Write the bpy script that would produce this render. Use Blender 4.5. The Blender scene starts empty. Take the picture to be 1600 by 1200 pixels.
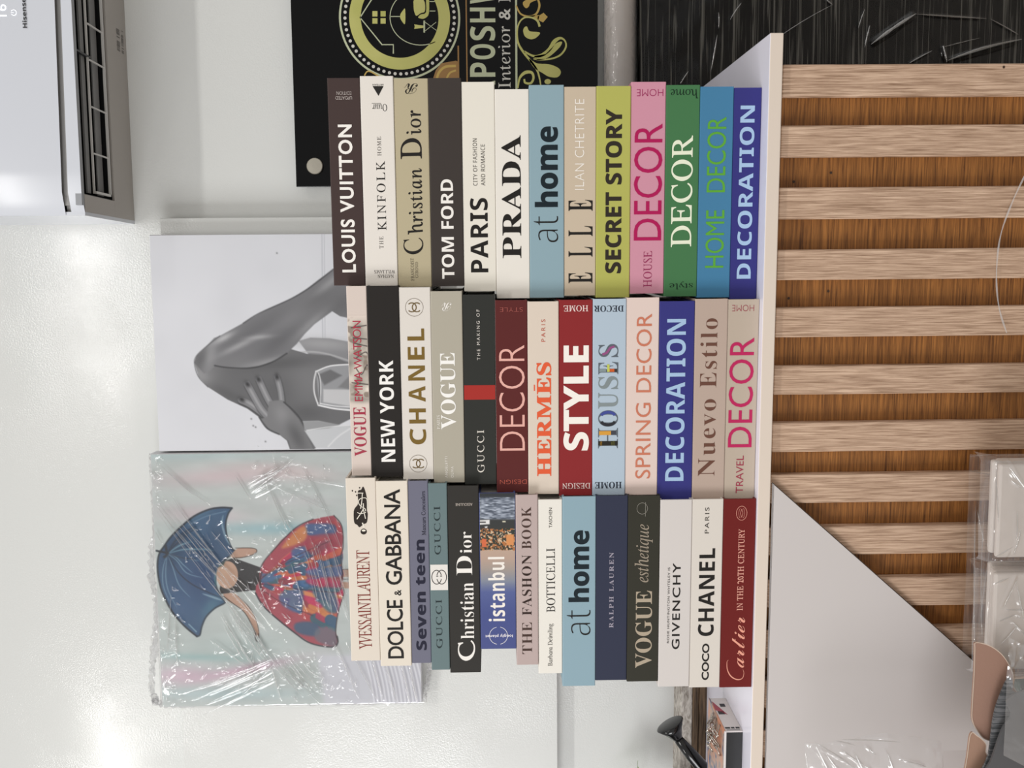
import bpy, bmesh, math, random
import numpy as np
from mathutils import Vector, Matrix

# ------------------------------------------------------------------ camera
F_PX = 1500.0
YAW, PITCH, ROLL = math.radians(5.784), math.radians(0.990), math.radians(0.606)
CAM = np.array([0.0, 0.0, 1.268])
cy, sy = math.cos(YAW), math.sin(YAW)
FW = np.array([-sy * math.cos(PITCH), cy * math.cos(PITCH), -math.sin(PITCH)])
RT = np.array([cy, sy, 0.0])
UP = np.cross(RT, FW)
c_, s_ = math.cos(ROLL), math.sin(ROLL)
IA = -UP * c_ - RT * s_          # image right
IB = UP * s_ - RT * c_           # image down
scene = bpy.context.scene
COL = scene.collection
cam = bpy.data.cameras.new('camera')
camo = bpy.data.objects.new('camera', cam)
COL.objects.link(camo)
cam.sensor_fit = 'HORIZONTAL'; cam.sensor_width = 36.0
cam.lens = F_PX / 1600 * 36.0
cam.clip_start = 0.02; cam.clip_end = 50
M = Matrix(((IA[0], -IB[0], -FW[0], CAM[0]), (IA[1], -IB[1], -FW[1], CAM[1]), (IA[2], -IB[2], -FW[2], CAM[2]), (0, 0, 0, 1)))
camo.matrix_world = M
scene.camera = camo

# ------------------------------------------------------------------ light
world = bpy.data.worlds.new('world'); scene.world = world; world.use_nodes = True
bg = world.node_tree.nodes['Background']
bg.inputs['Color'].default_value = (1.0, 0.98, 0.955, 1); bg.inputs['Strength'].default_value = 0.56
def area(name, loc, size, sx, power, color=(1, 1, 1), target=None):
    l = bpy.data.lights.new(name, 'AREA'); l.shape = 'RECTANGLE'; l.size = size; l.size_y = sx
    l.energy = power; l.color = color
    o = bpy.data.objects.new(name, l); o.location = loc; COL.objects.link(o)
    if target is not None:
        o.rotation_euler = (Vector(target) - Vector(loc)).to_track_quat('-Z', 'Y').to_euler()
    return o
area('ceiling_tube_and_added_light', (-0.07, 0.40, 2.60), 0.60, 0.09, 8.5, (1.0, 0.98, 0.95))
area('ceiling_tube_and_added_light', (-1.60, 0.40, 2.60), 0.60, 0.09, 7.5, (1.0, 0.98, 0.95))
area('ceiling_tube_and_added_light', (1.30, 0.40, 2.60), 0.60, 0.09, 4, (1.0, 0.98, 0.95))  # added lamp on the right, for more glints on the plastic film
area('left_fill_light', (-5.0, -2.7, 2.1), 2.6, 2.2, 175, (0.98, 0.985, 1.0), (0, 1.5, 1.0))  # added soft fill from the left; no window is known there
scene.view_settings.view_transform = 'Standard'
scene.view_settings.look = 'None'
scene.view_settings.gamma = 1.0
scene.view_settings.exposure = 0.05
scene.view_settings.use_curve_mapping = False

# ------------------------------------------------------------------ helpers
def lin(c):
    c = np.asarray(c, float) / 255.0
    return np.where(c <= 0.04045, c / 12.92, ((c + 0.055) / 1.055) ** 2.4)
class Frame:
    """an upright reference frame: local x to the right, y away, z up"""
    def __init__(s, ox, oy, ang):
        s.o = np.array([ox, oy, 0.0]); s.a = ang
        s.x = np.array([math.cos(ang), math.sin(ang), 0]); s.y = np.array([-math.sin(ang), math.cos(ang), 0])
    def at(s, px, py, d=0.0):
        """local (x, z) of the photo point on the upright plane y = d"""
        r = FW * F_PX + IA * (px - 800) + IB * (py - 600)
        t = ((s.o - CAM) @ s.y + d) / (r @ s.y)
        p = CAM + r * t - s.o
        return float(p @ s.x), float(p[2])
    def world(s, x, y, z):
        p = s.o + s.x * x + s.y * y
        return (float(p[0]), float(p[1]), float(z))
WALLY = 1.80
WF = Frame(0, 0, 0)                       # the wall frame
CF = Frame(0, 1.266, math.radians(-2.0))  # the counter frame

_mats = {}
def mat(name, rgb, rough=0.5, spec=0.5, metal=0.0, coat=0.0, bump=None):
    key = (name, tuple(rgb), rough, spec, metal, coat, bump)
    if key in _mats: return _mats[key]
    m = bpy.data.materials.new(name); m.use_nodes = True
    nt = m.node_tree; b = nt.nodes['Principled BSDF']
    L = lin(rgb)
    b.inputs['Base Color'].default_value = (*L, 1)
    b.inputs['Roughness'].default_value = rough
    b.inputs['Specular IOR Level'].default_value = spec
    b.inputs['Metallic'].default_value = metal
    b.inputs['Coat Weight'].default_value = coat
    b.inputs['Coat Roughness'].default_value = 0.12
    if bump:
        sc, st = bump
        tc = nt.nodes.new('ShaderNodeTexCoord'); n = nt.nodes.new('ShaderNodeTexNoise'); bp = nt.nodes.new('ShaderNodeBump')
        n.inputs['Scale'].default_value = sc; n.inputs['Detail'].default_value = 4
        bp.inputs['Strength'].default_value = st; bp.inputs['Distance'].default_value = 0.002
        nt.links.new(tc.outputs['Object'], n.inputs['Vector']); nt.links.new(n.outputs['Fac'], bp.inputs['Height'])
        nt.links.new(bp.outputs['Normal'], b.inputs['Normal'])
    _mats[key] = m
    return m
def grain_mat(name, c0, c1, scale, rough=0.5, detail=6, lo=0.35, hi=0.65, distort=0.0, bump=0.15, spec=0.4, warp=None, c2=None):
    """stretched noise grain; scale = (sx, sy, sz) in object space"""
    m = bpy.data.materials.new(name); m.use_nodes = True
    nt = m.node_tree; b = nt.nodes['Principled BSDF']; N = nt.nodes.new; K = nt.links.new
    tc = N('ShaderNodeTexCoord'); mp = N('ShaderNodeMapping'); mp.inputs['Scale'].default_value = scale
    info = N('ShaderNodeObjectInfo'); mul = N('ShaderNodeVectorMath'); mul.operation = 'SCALE'; mul.inputs['Scale'].default_value = 7.3
    comb = N('ShaderNodeCombineXYZ'); K(info.outputs['Random'], comb.inputs[0]); K(info.outputs['Random'], comb.inputs[1]); K(info.outputs['Random'], comb.inputs[2])
    K(comb.outputs[0], mul.inputs[0])
    add = N('ShaderNodeVectorMath'); add.operation = 'ADD'
    K(tc.outputs['Object'], mp.inputs[0]); K(mp.outputs[0], add.inputs[0]); K(mul.outputs[0], add.inputs[1])
    n = N('ShaderNodeTexNoise'); n.inputs['Scale'].default_value = 1.0; n.inputs['Detail'].default_value = detail; n.inputs['Roughness'].default_value = 0.62
    n.inputs['Distortion'].default_value = distort
    K(add.outputs[0], n.inputs['Vector'])
    r = N('ShaderNodeValToRGB'); e = r.color_ramp.elements
    e[0].position = lo; e[0].color = (*lin(c0), 1); e[1].position = hi; e[1].color = (*lin(c1), 1)
    if c2 is not None:
        x = r.color_ramp.elements.new((lo + hi) / 2); x.color = (*lin(c2), 1)
    K(n.outputs['Fac'], r.inputs[0]); K(r.outputs[0], b.inputs['Base Color'])
    b.inputs['Roughness'].default_value = rough; b.inputs['Specular IOR Level'].default_value = spec
    bp = N('ShaderNodeBump'); bp.inputs['Strength'].default_value = bump; bp.inputs['Distance'].default_value = 0.001
    K(n.outputs['Fac'], bp.inputs['Height']); K(bp.outputs[0], b.inputs['Normal'])
    return m
def painted_mat(name, rough=0.45, spec=0.4, coat=0.0):
    m = bpy.data.materials.new(name); m.use_nodes = True
    nt = m.node_tree; b = nt.nodes['Principled BSDF']
    a = nt.nodes.new('ShaderNodeVertexColor'); a.layer_name = 'paint'
    nt.links.new(a.outputs['Color'], b.inputs['Base Color'])
    b.inputs['Roughness'].default_value = rough; b.inputs['Specular IOR Level'].default_value = spec
    b.inputs['Coat Weight'].default_value = coat
    return m
def film_mat(name, tint=(1, 1, 1), rough=0.1, base=0.05, edge=0.6, bumps=None, veil=0.0):
    m = bpy.data.materials.new(name); m.use_nodes = True
    nt = m.node_tree; nt.nodes.clear(); N = nt.nodes.new; K = nt.links.new
    out = N('ShaderNodeOutputMaterial'); mix = N('ShaderNodeMixShader'); tr = N('ShaderNodeBsdfTransparent'); gl = N('ShaderNodeBsdfGlossy')
    tr.inputs[0].default_value = (*tint, 1); gl.inputs['Roughness'].default_value = rough
    lw = N('ShaderNodeLayerWeight'); lw.inputs['Blend'].default_value = 0.35
    mr = N('ShaderNodeMapRange'); mr.inputs['To Min'].default_value = base; mr.inputs['To Max'].default_value = edge
    K(lw.outputs['Facing'], mr.inputs['Value']); K(mr.outputs[0], mix.inputs[0])
    K(tr.outputs[0], mix.inputs[1]); K(gl.outputs[0], mix.inputs[2])
    last = mix
    if veil > 0:
        df = N('ShaderNodeBsdfDiffuse'); df.inputs[0].default_value = (0.85, 0.85, 0.87, 1)
        m2 = N('ShaderNodeMixShader'); m2.inputs[0].default_value = veil
        K(mix.outputs[0], m2.inputs[1]); K(df.outputs[0], m2.inputs[2]); last = m2
    K(last.outputs[0], out.inputs[0])
    if bumps:
        tc = N('ShaderNodeTexCoord'); n = N('ShaderNodeTexNoise'); n.inputs['Scale'].default_value = bumps[0]; n.inputs['Detail'].default_value = 3
        n.inputs['Distortion'].default_value = 1.5
        bp = N('ShaderNodeBump'); bp.inputs['Strength'].default_value = bumps[1]; bp.inputs['Distance'].default_value = bumps[2]
        K(tc.outputs['Object'], n.inputs['Vector']); K(n.outputs['Fac'], bp.inputs['Height'])
        K(bp.outputs[0], gl.inputs['Normal']); K(bp.outputs[0], lw.inputs['Normal'])
    return m

def link(name, me, m=None, parent=None, loc=None, smooth=False):
    o = bpy.data.objects.new(name, me); COL.objects.link(o)
    if m is not None and len(me.materials) == 0: me.materials.append(m)
    if parent is not None: o.parent = parent
    if loc is not None: o.location = loc
    if smooth:
        me.polygons.foreach_set('use_smooth', [True] * len(me.polygons))
    return o
def pydata(name, v, f, m=None, parent=None, loc=None, smooth=False):
    me = bpy.data.meshes.new(name); me.from_pydata([tuple(map(float, p)) for p in v], [], f); me.update()
    return link(name, me, m, parent, loc, smooth)
def from_bm(name, bm, m=None, parent=None, loc=None, smooth=False):
    bmesh.ops.recalc_face_normals(bm, faces=bm.faces)
    me = bpy.data.meshes.new(name); bm.to_mesh(me); bm.free()
    return link(name, me, m, parent, loc, smooth)
def bm_box(bm, x0, x1, y0, y1, z0, z1, bevel=0.0, seg=2):
    vs = [bm.verts.new(p) for p in ((x0, y0, z0), (x1, y0, z0), (x1, y1, z0), (x0, y1, z0), (x0, y0, z1), (x1, y0, z1), (x1, y1, z1), (x0, y1, z1))]
    fs = [bm.faces.new([vs[i] for i in q]) for q in ((0, 3, 2, 1), (4, 5, 6, 7), (0, 1, 5, 4), (1, 2, 6, 5), (2, 3, 7, 6), (3, 0, 4, 7))]
    if bevel > 0:
        es = list({e for f in fs for e in f.edges})
        bmesh.ops.bevel(bm, geom=es, offset=bevel, segments=seg, affect='EDGES', profile=0.5)
def box(name, x0, x1, y0, y1, z0, z1, m, parent=None, bevel=0.0, loc=None, seg=2):
    bm = bmesh.new(); bm_box(bm, x0, x1, y0, y1, z0, z1, bevel, seg)
    return from_bm(name, bm, m, parent, loc)
def empty(name, loc, rz=0.0):
    o = bpy.data.objects.new(name, None); COL.objects.link(o); o.location = loc; o.rotation_euler = (0, 0, rz); o.empty_display_size = 0.05
    return o
def tag(o, label, cat, group=None):
    o['label'] = label; o['category'] = cat
    if group: o['group'] = group
    return o
def prism_x(name, prof, x0, x1, m, parent=None, loc=None):
    """prof: list of (y, z), extruded along x"""
    n = len(prof)
    v = [(x0, y, z) for y, z in prof] + [(x1, y, z) for y, z in prof]
    f = [tuple(range(n)), tuple(range(2 * n - 1, n - 1, -1))] + [(i, i + n, (i + 1) % n + n, (i + 1) % n) for i in range(n)]
    bm = bmesh.new(); bv = [bm.verts.new(p) for p in v]
    for q in f: bm.faces.new([bv[i] for i in q])
    return from_bm(name, bm, m, parent, loc)
def plate(name, pts, y0, y1, m, parent=None, loc=None, bevel=0.0):
    """pts (x, z) outline, solid between y0 and y1"""
    bm = bmesh.new()
    a = [bm.verts.new((x, y0, z)) for x, z in pts]; b = [bm.verts.new((x, y1, z)) for x, z in pts]
    n = len(pts)
    f0 = bm.faces.new(a); bm.faces.new(b[::-1])
    for i in range(n): bm.faces.new((a[i], b[i], b[(i + 1) % n], a[(i + 1) % n]))
    if bevel > 0: bmesh.ops.bevel(bm, geom=list(f0.edges), offset=bevel, segments=2, affect='EDGES')
    return from_bm(name, bm, m, parent, loc)
def tube(name, pts, radii, m, parent=None, n=14, cap=True, smooth=True, loc=None):
    pts = [Vector(p) for p in pts]; v = []; f = []
    up = Vector((0.13, 0.2, 1)).normalized()
    for i, p in enumerate(pts):
        d = (pts[min(i + 1, len(pts) - 1)] - pts[max(i - 1, 0)]).normalized()
        a = d.cross(up).normalized(); b = d.cross(a)
        for k in range(n):
            t = 2 * math.pi * k / n
            v.append(p + (a * math.cos(t) + b * math.sin(t)) * radii[i])
    for i in range(len(pts) - 1):
        for k in range(n):
            f.append((i * n + k, i * n + (k + 1) % n, (i + 1) * n + (k + 1) % n, (i + 1) * n + k))
    if cap: f.append(tuple(range(n - 1, -1, -1))); f.append(tuple(range((len(pts) - 1) * n, len(pts) * n)))
    return pydata(name, v, f, m, parent, loc, smooth)
def lathe(name, prof, m, parent=None, loc=None, n=32):
    v = []; f = []
    for r, z in prof:
        for k in range(n):
            t = 2 * math.pi * k / n; v.append((r * math.cos(t), r * math.sin(t), z))
    for i in range(len(prof) - 1):
        for k in range(n): f.append((i * n + k, i * n + (k + 1) % n, (i + 1) * n + (k + 1) % n, (i + 1) * n + k))
    f.append(tuple(range(n - 1, -1, -1)))
    return pydata(name, v, f, m, parent, loc, True)
def smooth_pts(pts, closed=False, k=6):
    P = [np.array(p, float) for p in pts]; n = len(P); out = []
    for i in range(n if closed else n - 1):
        if closed: p0, p1, p2, p3 = P[i - 1], P[i], P[(i + 1) % n], P[(i + 2) % n]
        else: p0, p1, p2, p3 = P[max(i - 1, 0)], P[i], P[i + 1], P[min(i + 2, n - 1)]
        for j in range(k):
            t = j / k
            out.append(0.5 * ((2 * p1) + (-p0 + p2) * t + (2 * p0 - 5 * p1 + 4 * p2 - p3) * t * t + (-p0 + 3 * p1 - 3 * p2 + p3) * t ** 3))
    if not closed: out.append(P[-1])
    return [tuple(p) for p in out]

# flat lettering -----------------------------------------------------
def uni(s, cap, low, holes={}):
    r = ''
    for ch in s:
        if ch in holes: r += holes[ch]
        elif 'A' <= ch <= 'Z' and cap: r += chr(cap + ord(ch) - 65)
        elif 'a' <= ch <= 'z' and low: r += chr(low + ord(ch) - 97)
        elif '0' <= ch <= '9' and cap == 0x1D400: r += chr(0x1D7CE + ord(ch) - 48)
        else: r += ch
    return r
STY = {  # style: (mapping, offset, shear)
    'p': (lambda s: s, 0.0, 0), 'pt': (lambda s: s, -0.014, 0), 'pm': (lambda s: s, 0.012, 0), 'pb': (lambda s: s, 0.026, 0),
    's': (lambda s: uni(s, 0x1D5A0, 0x1D5BA), 0.0, 0), 'st': (lambda s: uni(s, 0x1D5A0, 0x1D5BA), -0.02, 0),
    'sb': (lambda s: uni(s, 0x1D5D4, 0x1D5EE), 0.0, 0), 'sx': (lambda s: uni(s, 0x1D5D4, 0x1D5EE), 0.016, 0),
    'B': (lambda s: uni(s, 0x1D400, 0x1D41A), 0.0, 0), 'b': (lambda s: uni(s, 0x1D400, 0x1D41A), -0.009, 0),
    'BX': (lambda s: uni(s, 0x1D400, 0x1D41A), 0.014, 0),
    'r': (lambda s: uni(s, 0x1D434, 0x1D44E, {'h': '\u210e'}), 0.0, 0.285), 'rm': (lambda s: uni(s, 0x1D434, 0x1D44E, {'h': '\u210e'}), 0.008, 0.285),
    'i': (lambda s: uni(s, 0x1D434, 0x1D44E, {'h': '\u210e'}), 0.0, 0),
    'c': (lambda s: uni(s, 0x1D4D0, 0x1D4EA), -0.006, 0), 'cx': (lambda s: uni(s, 0x1D4D0, 0x1D4EA), -0.004, -0.25),
}
_glyph = {}
def glyphs(s, style, space=1.0):
    key = (s, style, space)
    if key in _glyph: return _glyph[key]
    fn, off, sh = STY[style]
    c = bpy.data.curves.new('lettering', 'FONT'); c.body = fn(s); c.offset = off; c.space_character = space; c.resolution_u = 4
    o = bpy.data.objects.new('lettering', c); COL.objects.link(o)
    bpy.context.view_layer.update()
    me = bpy.data.meshes.new_from_object(o.evaluated_get(bpy.context.evaluated_depsgraph_get()))
    v = np.array([p.co[:] for p in me.vertices]); f = [tuple(p.vertices) for p in me.polygons]
    bpy.data.objects.remove(o); bpy.data.curves.remove(c); bpy.data.meshes.remove(me)
    v = v[:, :2]
    if sh: v[:, 0] -= sh * v[:, 1]
    mn, mx = v.min(0), v.max(0)
    v = (v - mn) / (mx - mn)
    _glyph[key] = (v, f)
    return v, f
def letters(name, s, style, x0, x1, z0, z1, y, m, parent, turn=0, space=1.0, loc=None):
    """lay the string into the rectangle; turn=1: reads upwards (text rotated a quarter turn)"""
    v, f = glyphs(s, style, space)
    if turn: X = x1 - v[:, 1] * (x1 - x0); Z = z0 + v[:, 0] * (z1 - z0)
    else: X = x0 + v[:, 0] * (x1 - x0); Z = z0 + v[:, 1] * (z1 - z0)
    return pydata(name, np.c_[X, np.full(len(X), y), Z], f, m, parent, loc)
def flat(name, polys, y, m, parent, loc=None):
    """polys: list of (x, z) outlines laid flat at depth y, one mesh"""
    bm = bmesh.new()
    for P in polys:
        vs = [bm.verts.new((x, y, z)) for x, z in P]
        if len(vs) > 2: bm.faces.new(vs)
    bmesh.ops.triangulate(bm, faces=bm.faces)
    me = bpy.data.meshes.new(name); bm.to_mesh(me); bm.free()
    return link(name, me, m, parent, loc)
def ribbon(pts, w):
    """quads along a polyline; w a number or a list of widths"""
    P = [np.array(p, float) for p in pts]; n = len(P); W = w if hasattr(w, '__len__') else [w] * n
    L = []; R = []
    for i in range(n):
        d = P[min(i + 1, n - 1)] - P[max(i - 1, 0)]; d = d / (np.hypot(*d) + 1e-12); q = np.array([-d[1], d[0]]) * W[i] / 2
        L.append(P[i] + q); R.append(P[i] - q)
    return [[tuple(L[i]), tuple(L[i + 1]), tuple(R[i + 1]), tuple(R[i])] for i in range(n - 1)]
def arc(cx, cz, rx, rz, a0, a1, w, n=40):
    return ribbon([(cx + rx * math.cos(math.radians(a0 + (a1 - a0) * i / n)), cz + rz * math.sin(math.radians(a0 + (a1 - a0) * i / n))) for i in range(n + 1)], w)
def disc(cx, cz, r, n=18):
    return [(cx + r * math.cos(2 * math.pi * i / n), cz + r * math.sin(2 * math.pi * i / n)) for i in range(n)]

# painting on a fine grid (colours per vertex, mostly real paint, some painted shade) ---------------
def sstep(e0, e1, x):
    t = np.clip((x - e0) / (e1 - e0), 0, 1); return t * t * (3 - 2 * t)
class Paint:
    def __init__(s, P, base):
        s.P = P; s.C = np.tile(np.asarray(base, float), (len(P), 1))
    def mix(s, col, a):
        s.C += (np.asarray(col, float) - s.C) * a[:, None]
    def sd(s, poly):
        P = s.P; Q = np.array(poly, float); n = len(Q)
        ins = np.zeros(len(P), bool); d2 = np.full(len(P), 1e18)
        for i in range(n):
            a, b = Q[i], Q[(i + 1) % n]
            e = b - a; w = P - a
            t = np.clip((w @ e) / max(e @ e, 1e-12), 0, 1); q = w - t[:, None] * e
            d2 = np.minimum(d2, (q * q).sum(1))
            c = (a[1] > P[:, 1]) != (b[1] > P[:, 1])
            with np.errstate(divide='ignore', invalid='ignore'):
                xx = (b[0] - a[0]) * (P[:, 1] - a[1]) / ((b[1] - a[1]) if b[1] != a[1] else 1e-12) + a[0]
            ins ^= c & (P[:, 0] < xx)
        d = np.sqrt(d2); return np.where(ins, -d, d)
    def poly(s, pts, col, soft=0.8, alpha=1.0, smooth=False, grow=0.0):
        if smooth: pts = smooth_pts(pts, True, 5)
        a = (1 - sstep(-soft, soft, s.sd(pts) - grow)) * alpha; s.mix(col, a); return a
    def line(s, pts, w, col, alpha=1.0, soft=0.7, smooth=True, taper=False):
        if smooth and len(pts) > 2: pts = smooth_pts(pts, False, 5)
        Q = np.array(pts, float); best = np.full(len(s.P), 1e9)
        n = len(Q)
        for i in range(n - 1):
            a, b = Q[i], Q[i + 1]; e = b - a; v = s.P - a
            t = np.clip((v @ e) / max(e @ e, 1e-12), 0, 1)
            q = v - t[:, None] * e; d = np.hypot(q[:, 0], q[:, 1])
            if taper:
                u = (i + t) / (n - 1); d = d + w / 2 * (1 - np.sin(np.pi * np.clip(u, 0, 1)) ** 0.6)
            best = np.minimum(best, d)
        a = (1 - sstep(w / 2 - soft, w / 2 + soft, best)) * alpha; s.mix(col, a)
    def blob(s, c, rx, ry, ang, col, alpha=1.0, mask=None):
        ca, sa = math.cos(math.radians(ang)), math.sin(math.radians(ang)); d = s.P - np.array(c, float)
        u = (d[:, 0] * ca + d[:, 1] * sa) / rx; v = (-d[:, 0] * sa + d[:, 1] * ca) / ry
        a = np.exp(-(u * u + v * v)) * alpha
        if mask is not None: a = a * mask
        s.mix(col, a)
def vnoise(P, scale, seed=0, octv=3):
    out = np.zeros(len(P)); amp = 1; tot = 0
    for o in range(octv):
        Q = P / scale * (2 ** o); i = np.floor(Q).astype(int); f = Q - i; f = f * f * (3 - 2 * f)
        def h(a, b):
            x = (a * 374761393 + b * 668265263 + seed * 974711 + o * 7919) & 0x7fffffff
            x = ((x ^ (x >> 13)) * 1274126177) & 0x7fffffff
            return ((x ^ (x >> 16)) & 0xffff) / 65535.0
        out += amp * (h(i[:, 0], i[:, 1]) * (1 - f[:, 0]) * (1 - f[:, 1]) + h(i[:, 0] + 1, i[:, 1]) * f[:, 0] * (1 - f[:, 1])
                      + h(i[:, 0], i[:, 1] + 1) * (1 - f[:, 0]) * f[:, 1] + h(i[:, 0] + 1, i[:, 1] + 1) * f[:, 0] * f[:, 1])
        tot += amp; amp *= 0.5
    return out / tot
def project(P3):
    d = P3 - CAM; z = d @ FW
    return np.c_[800 + F_PX * (d @ IA) / z, 600 + F_PX * (d @ IB) / z]
def painted_sheet(name, frame, x0, x1, z0, z1, d, step, fn, m, parent, local_o=(0, 0, 0)):
    nx = max(2, int((x1 - x0) / step)); nz = max(2, int((z1 - z0) / step))
    X, Z = np.meshgrid(np.linspace(x0, x1, nx), np.linspace(z0, z1, nz)); X = X.ravel(); Z = Z.ravel()
    P3 = frame.o + np.outer(X, frame.x) + frame.y * d + np.outer(Z, [0, 0, 1])
    C = np.clip(fn(project(P3)), 0, 255)
    v = np.c_[X - local_o[0], np.full(len(X), d - local_o[1]), Z - local_o[2]]
    me = bpy.data.meshes.new(name)
    idx = np.arange(nx * nz).reshape(nz, nx)
    q = np.stack([idx[:-1, :-1], idx[:-1, 1:], idx[1:, 1:], idx[1:, :-1]], -1).reshape(-1, 4)
    me.vertices.add(len(v)); me.vertices.foreach_set('co', v.ravel())
    me.loops.add(q.size); me.loops.foreach_set('vertex_index', q.ravel())
    me.polygons.add(len(q)); me.polygons.foreach_set('loop_start', np.arange(0, q.size, 4)); me.polygons.foreach_set('loop_total', np.full(len(q), 4))
    me.update(calc_edges=True)
    at = me.color_attributes.new('paint', 'FLOAT_COLOR', 'POINT')
    at.data.foreach_set('color', np.c_[lin(C), np.ones(len(C))].ravel())
    return link(name, me, m, parent)
def film_sheet(name, X0, X1, Z0, Z1, y, step, folds, amp, seed, m, parent, warp=None, big=0.0):
    """crinkled clear film: folds = [(x0,z0,x1,z1,width,height)], y towards the viewer is smaller"""
    nx = int((X1 - X0) / step); nz = int((Z1 - Z0) / step)
    X, Z = np.meshgrid(np.linspace(X0, X1, nx), np.linspace(Z0, Z1, nz)); X = X.ravel(); Z = Z.ravel()
    P = np.c_[X, Z]
    H = amp * vnoise(P, 0.03, seed, 4) + big * vnoise(P, 0.10, seed + 5, 2)
    for (a, b, c, d, w, h) in folds:
        p = np.array([a, b]); e = np.array([c, d]) - p; L2 = e @ e
        k_ = np.nonzero((X > min(a, c) - w) & (X < max(a, c) + w) & (Z > min(b, d) - w) & (Z < max(b, d) + w))[0]
        r = P[k_] - p; t = (r @ e) / L2; tc = np.clip(t, 0, 1); q = r - tc[:, None] * e
        dist = np.hypot(q[:, 0], q[:, 1]); env = np.sqrt(np.clip(np.sin(np.pi * tc), 0, 1))
        H[k_] += h * env * np.clip(1 - (dist / w) ** 2, 0, 1) ** 2
    Y = y - H
    if warp is not None: X, Y, Z = warp(X, Y, Z)
    v = np.c_[X, Y, Z]
    me = bpy.data.meshes.new(name); idx = np.arange(nx * nz).reshape(nz, nx)
    q = np.stack([idx[:-1, :-1], idx[:-1, 1:], idx[1:, 1:], idx[1:, :-1]], -1).reshape(-1, 4)
    me.vertices.add(len(v)); me.vertices.foreach_set('co', v.ravel())
    me.loops.add(q.size); me.loops.foreach_set('vertex_index', q.ravel())
    me.polygons.add(len(q)); me.polygons.foreach_set('loop_start', np.arange(0, q.size, 4)); me.polygons.foreach_set('loop_total', np.full(len(q), 4))
    me.update(calc_edges=True)
    return link(name, me, m, parent, smooth=True)

def pleats(name, segs, y, parent, seed=0, m=None):
    """tight round pleats of film: thin tapering glossy tubes, segs = [(x0,z0,x1,z1,radius)]"""
    rs = random.Random(seed); v = []; f = []; n = 8; K_ = 9
    for (x0, z0, x1, z1, r_) in segs:
        a = np.array([x0, z0]); b = np.array([x1, z1]); d = b - a; L_ = np.hypot(*d); d = d / max(L_, 1e-9); q = np.array([-d[1], d[0]])
        bow = rs.uniform(-.03, .03) * L_; base = len(v)
        for i in range(K_):
            t = i / (K_ - 1); c = a + (b - a) * t + q * bow * math.sin(math.pi * t); rr_ = r_ * (.12 + .88 * math.sin(math.pi * t) ** .6) * rs.uniform(.7, 1.15)
            for k in range(n):
                an = 2 * math.pi * k / n; o_ = q * rr_ * math.cos(an)
                v.append((c[0] + o_[0], y + rr_ * math.sin(an), c[1] + o_[1]))
        for i in range(K_ - 1):
            for k in range(n): f.append((base + i * n + k, base + i * n + (k + 1) % n, base + (i + 1) * n + (k + 1) % n, base + (i + 1) * n + k))
    o = pydata(name, v, f, m or film_mat('tight_film_pleat', rough=.16, base=.30, edge=.7), parent, None, True)
    o['kind'] = 'stuff'
    return o

# ------------------------------------------------------------------ the room
def wall_material():
    m = bpy.data.materials.new('glossy_cream_wall_paint'); m.use_nodes = True
    nt = m.node_tree; b = nt.nodes['Principled BSDF']; N = nt.nodes.new; K = nt.links.new
    b.inputs['Base Color'].default_value = (*lin((219, 220, 217)), 1)
    b.inputs['Roughness'].default_value = 0.16; b.inputs['Specular IOR Level'].default_value = 0.6
    tc = N('ShaderNodeTexCoord'); n = N('ShaderNodeTexNoise'); n.inputs['Scale'].default_value = 330; n.inputs['Detail'].default_value = 3
    n2 = N('ShaderNodeTexNoise'); n2.inputs['Scale'].default_value = 5; n2.inputs['Detail'].default_value = 3
    mm = N('ShaderNodeMath'); mm.operation = 'MULTIPLY'
    r = N('ShaderNodeMapRange'); r.inputs['From Min'].default_value = 0.35; r.inputs['From Max'].default_value = 0.65; r.inputs['To Min'].default_value = 0.15
    bp = N('ShaderNodeBump'); bp.inputs['Strength'].default_value = 0.5; bp.inputs['Distance'].default_value = 0.0011
    K(tc.outputs['Object'], n.inputs['Vector']); K(tc.outputs['Object'], n2.inputs['Vector']); K(n2.outputs['Fac'], r.inputs['Value'])
    K(n.outputs['Fac'], mm.inputs[0]); K(r.outputs[0], mm.inputs[1]); K(mm.outputs[0], bp.inputs['Height']); K(bp.outputs[0], b.inputs['Normal'])
    return m
WALLM = wall_material()
w = box('wall_back', -2.4, 2.0, WALLY, WALLY + 0.12, 0.0, 2.7, WALLM); w['kind'] = 'structure'
fl = box('floor', -2.4, 2.0, -2.6, WALLY + 0.12, -0.05, 0.0, mat('pale_floor_tile', (176, 168, 158), 0.35)); fl['kind'] = 'structure'
# boarded-out section of wall behind the pictures
bx1, bz1 = WF.at(250, 341, WALLY - 0.034)
_, bz0 = WF.at(871, 1140, WALLY - 0.034)
tb = box('trim_1', -2.4, bx1, WALLY - 0.034, WALLY, bz0, bz1, WALLM, bevel=0.0012); tb['kind'] = 'structure'

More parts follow.
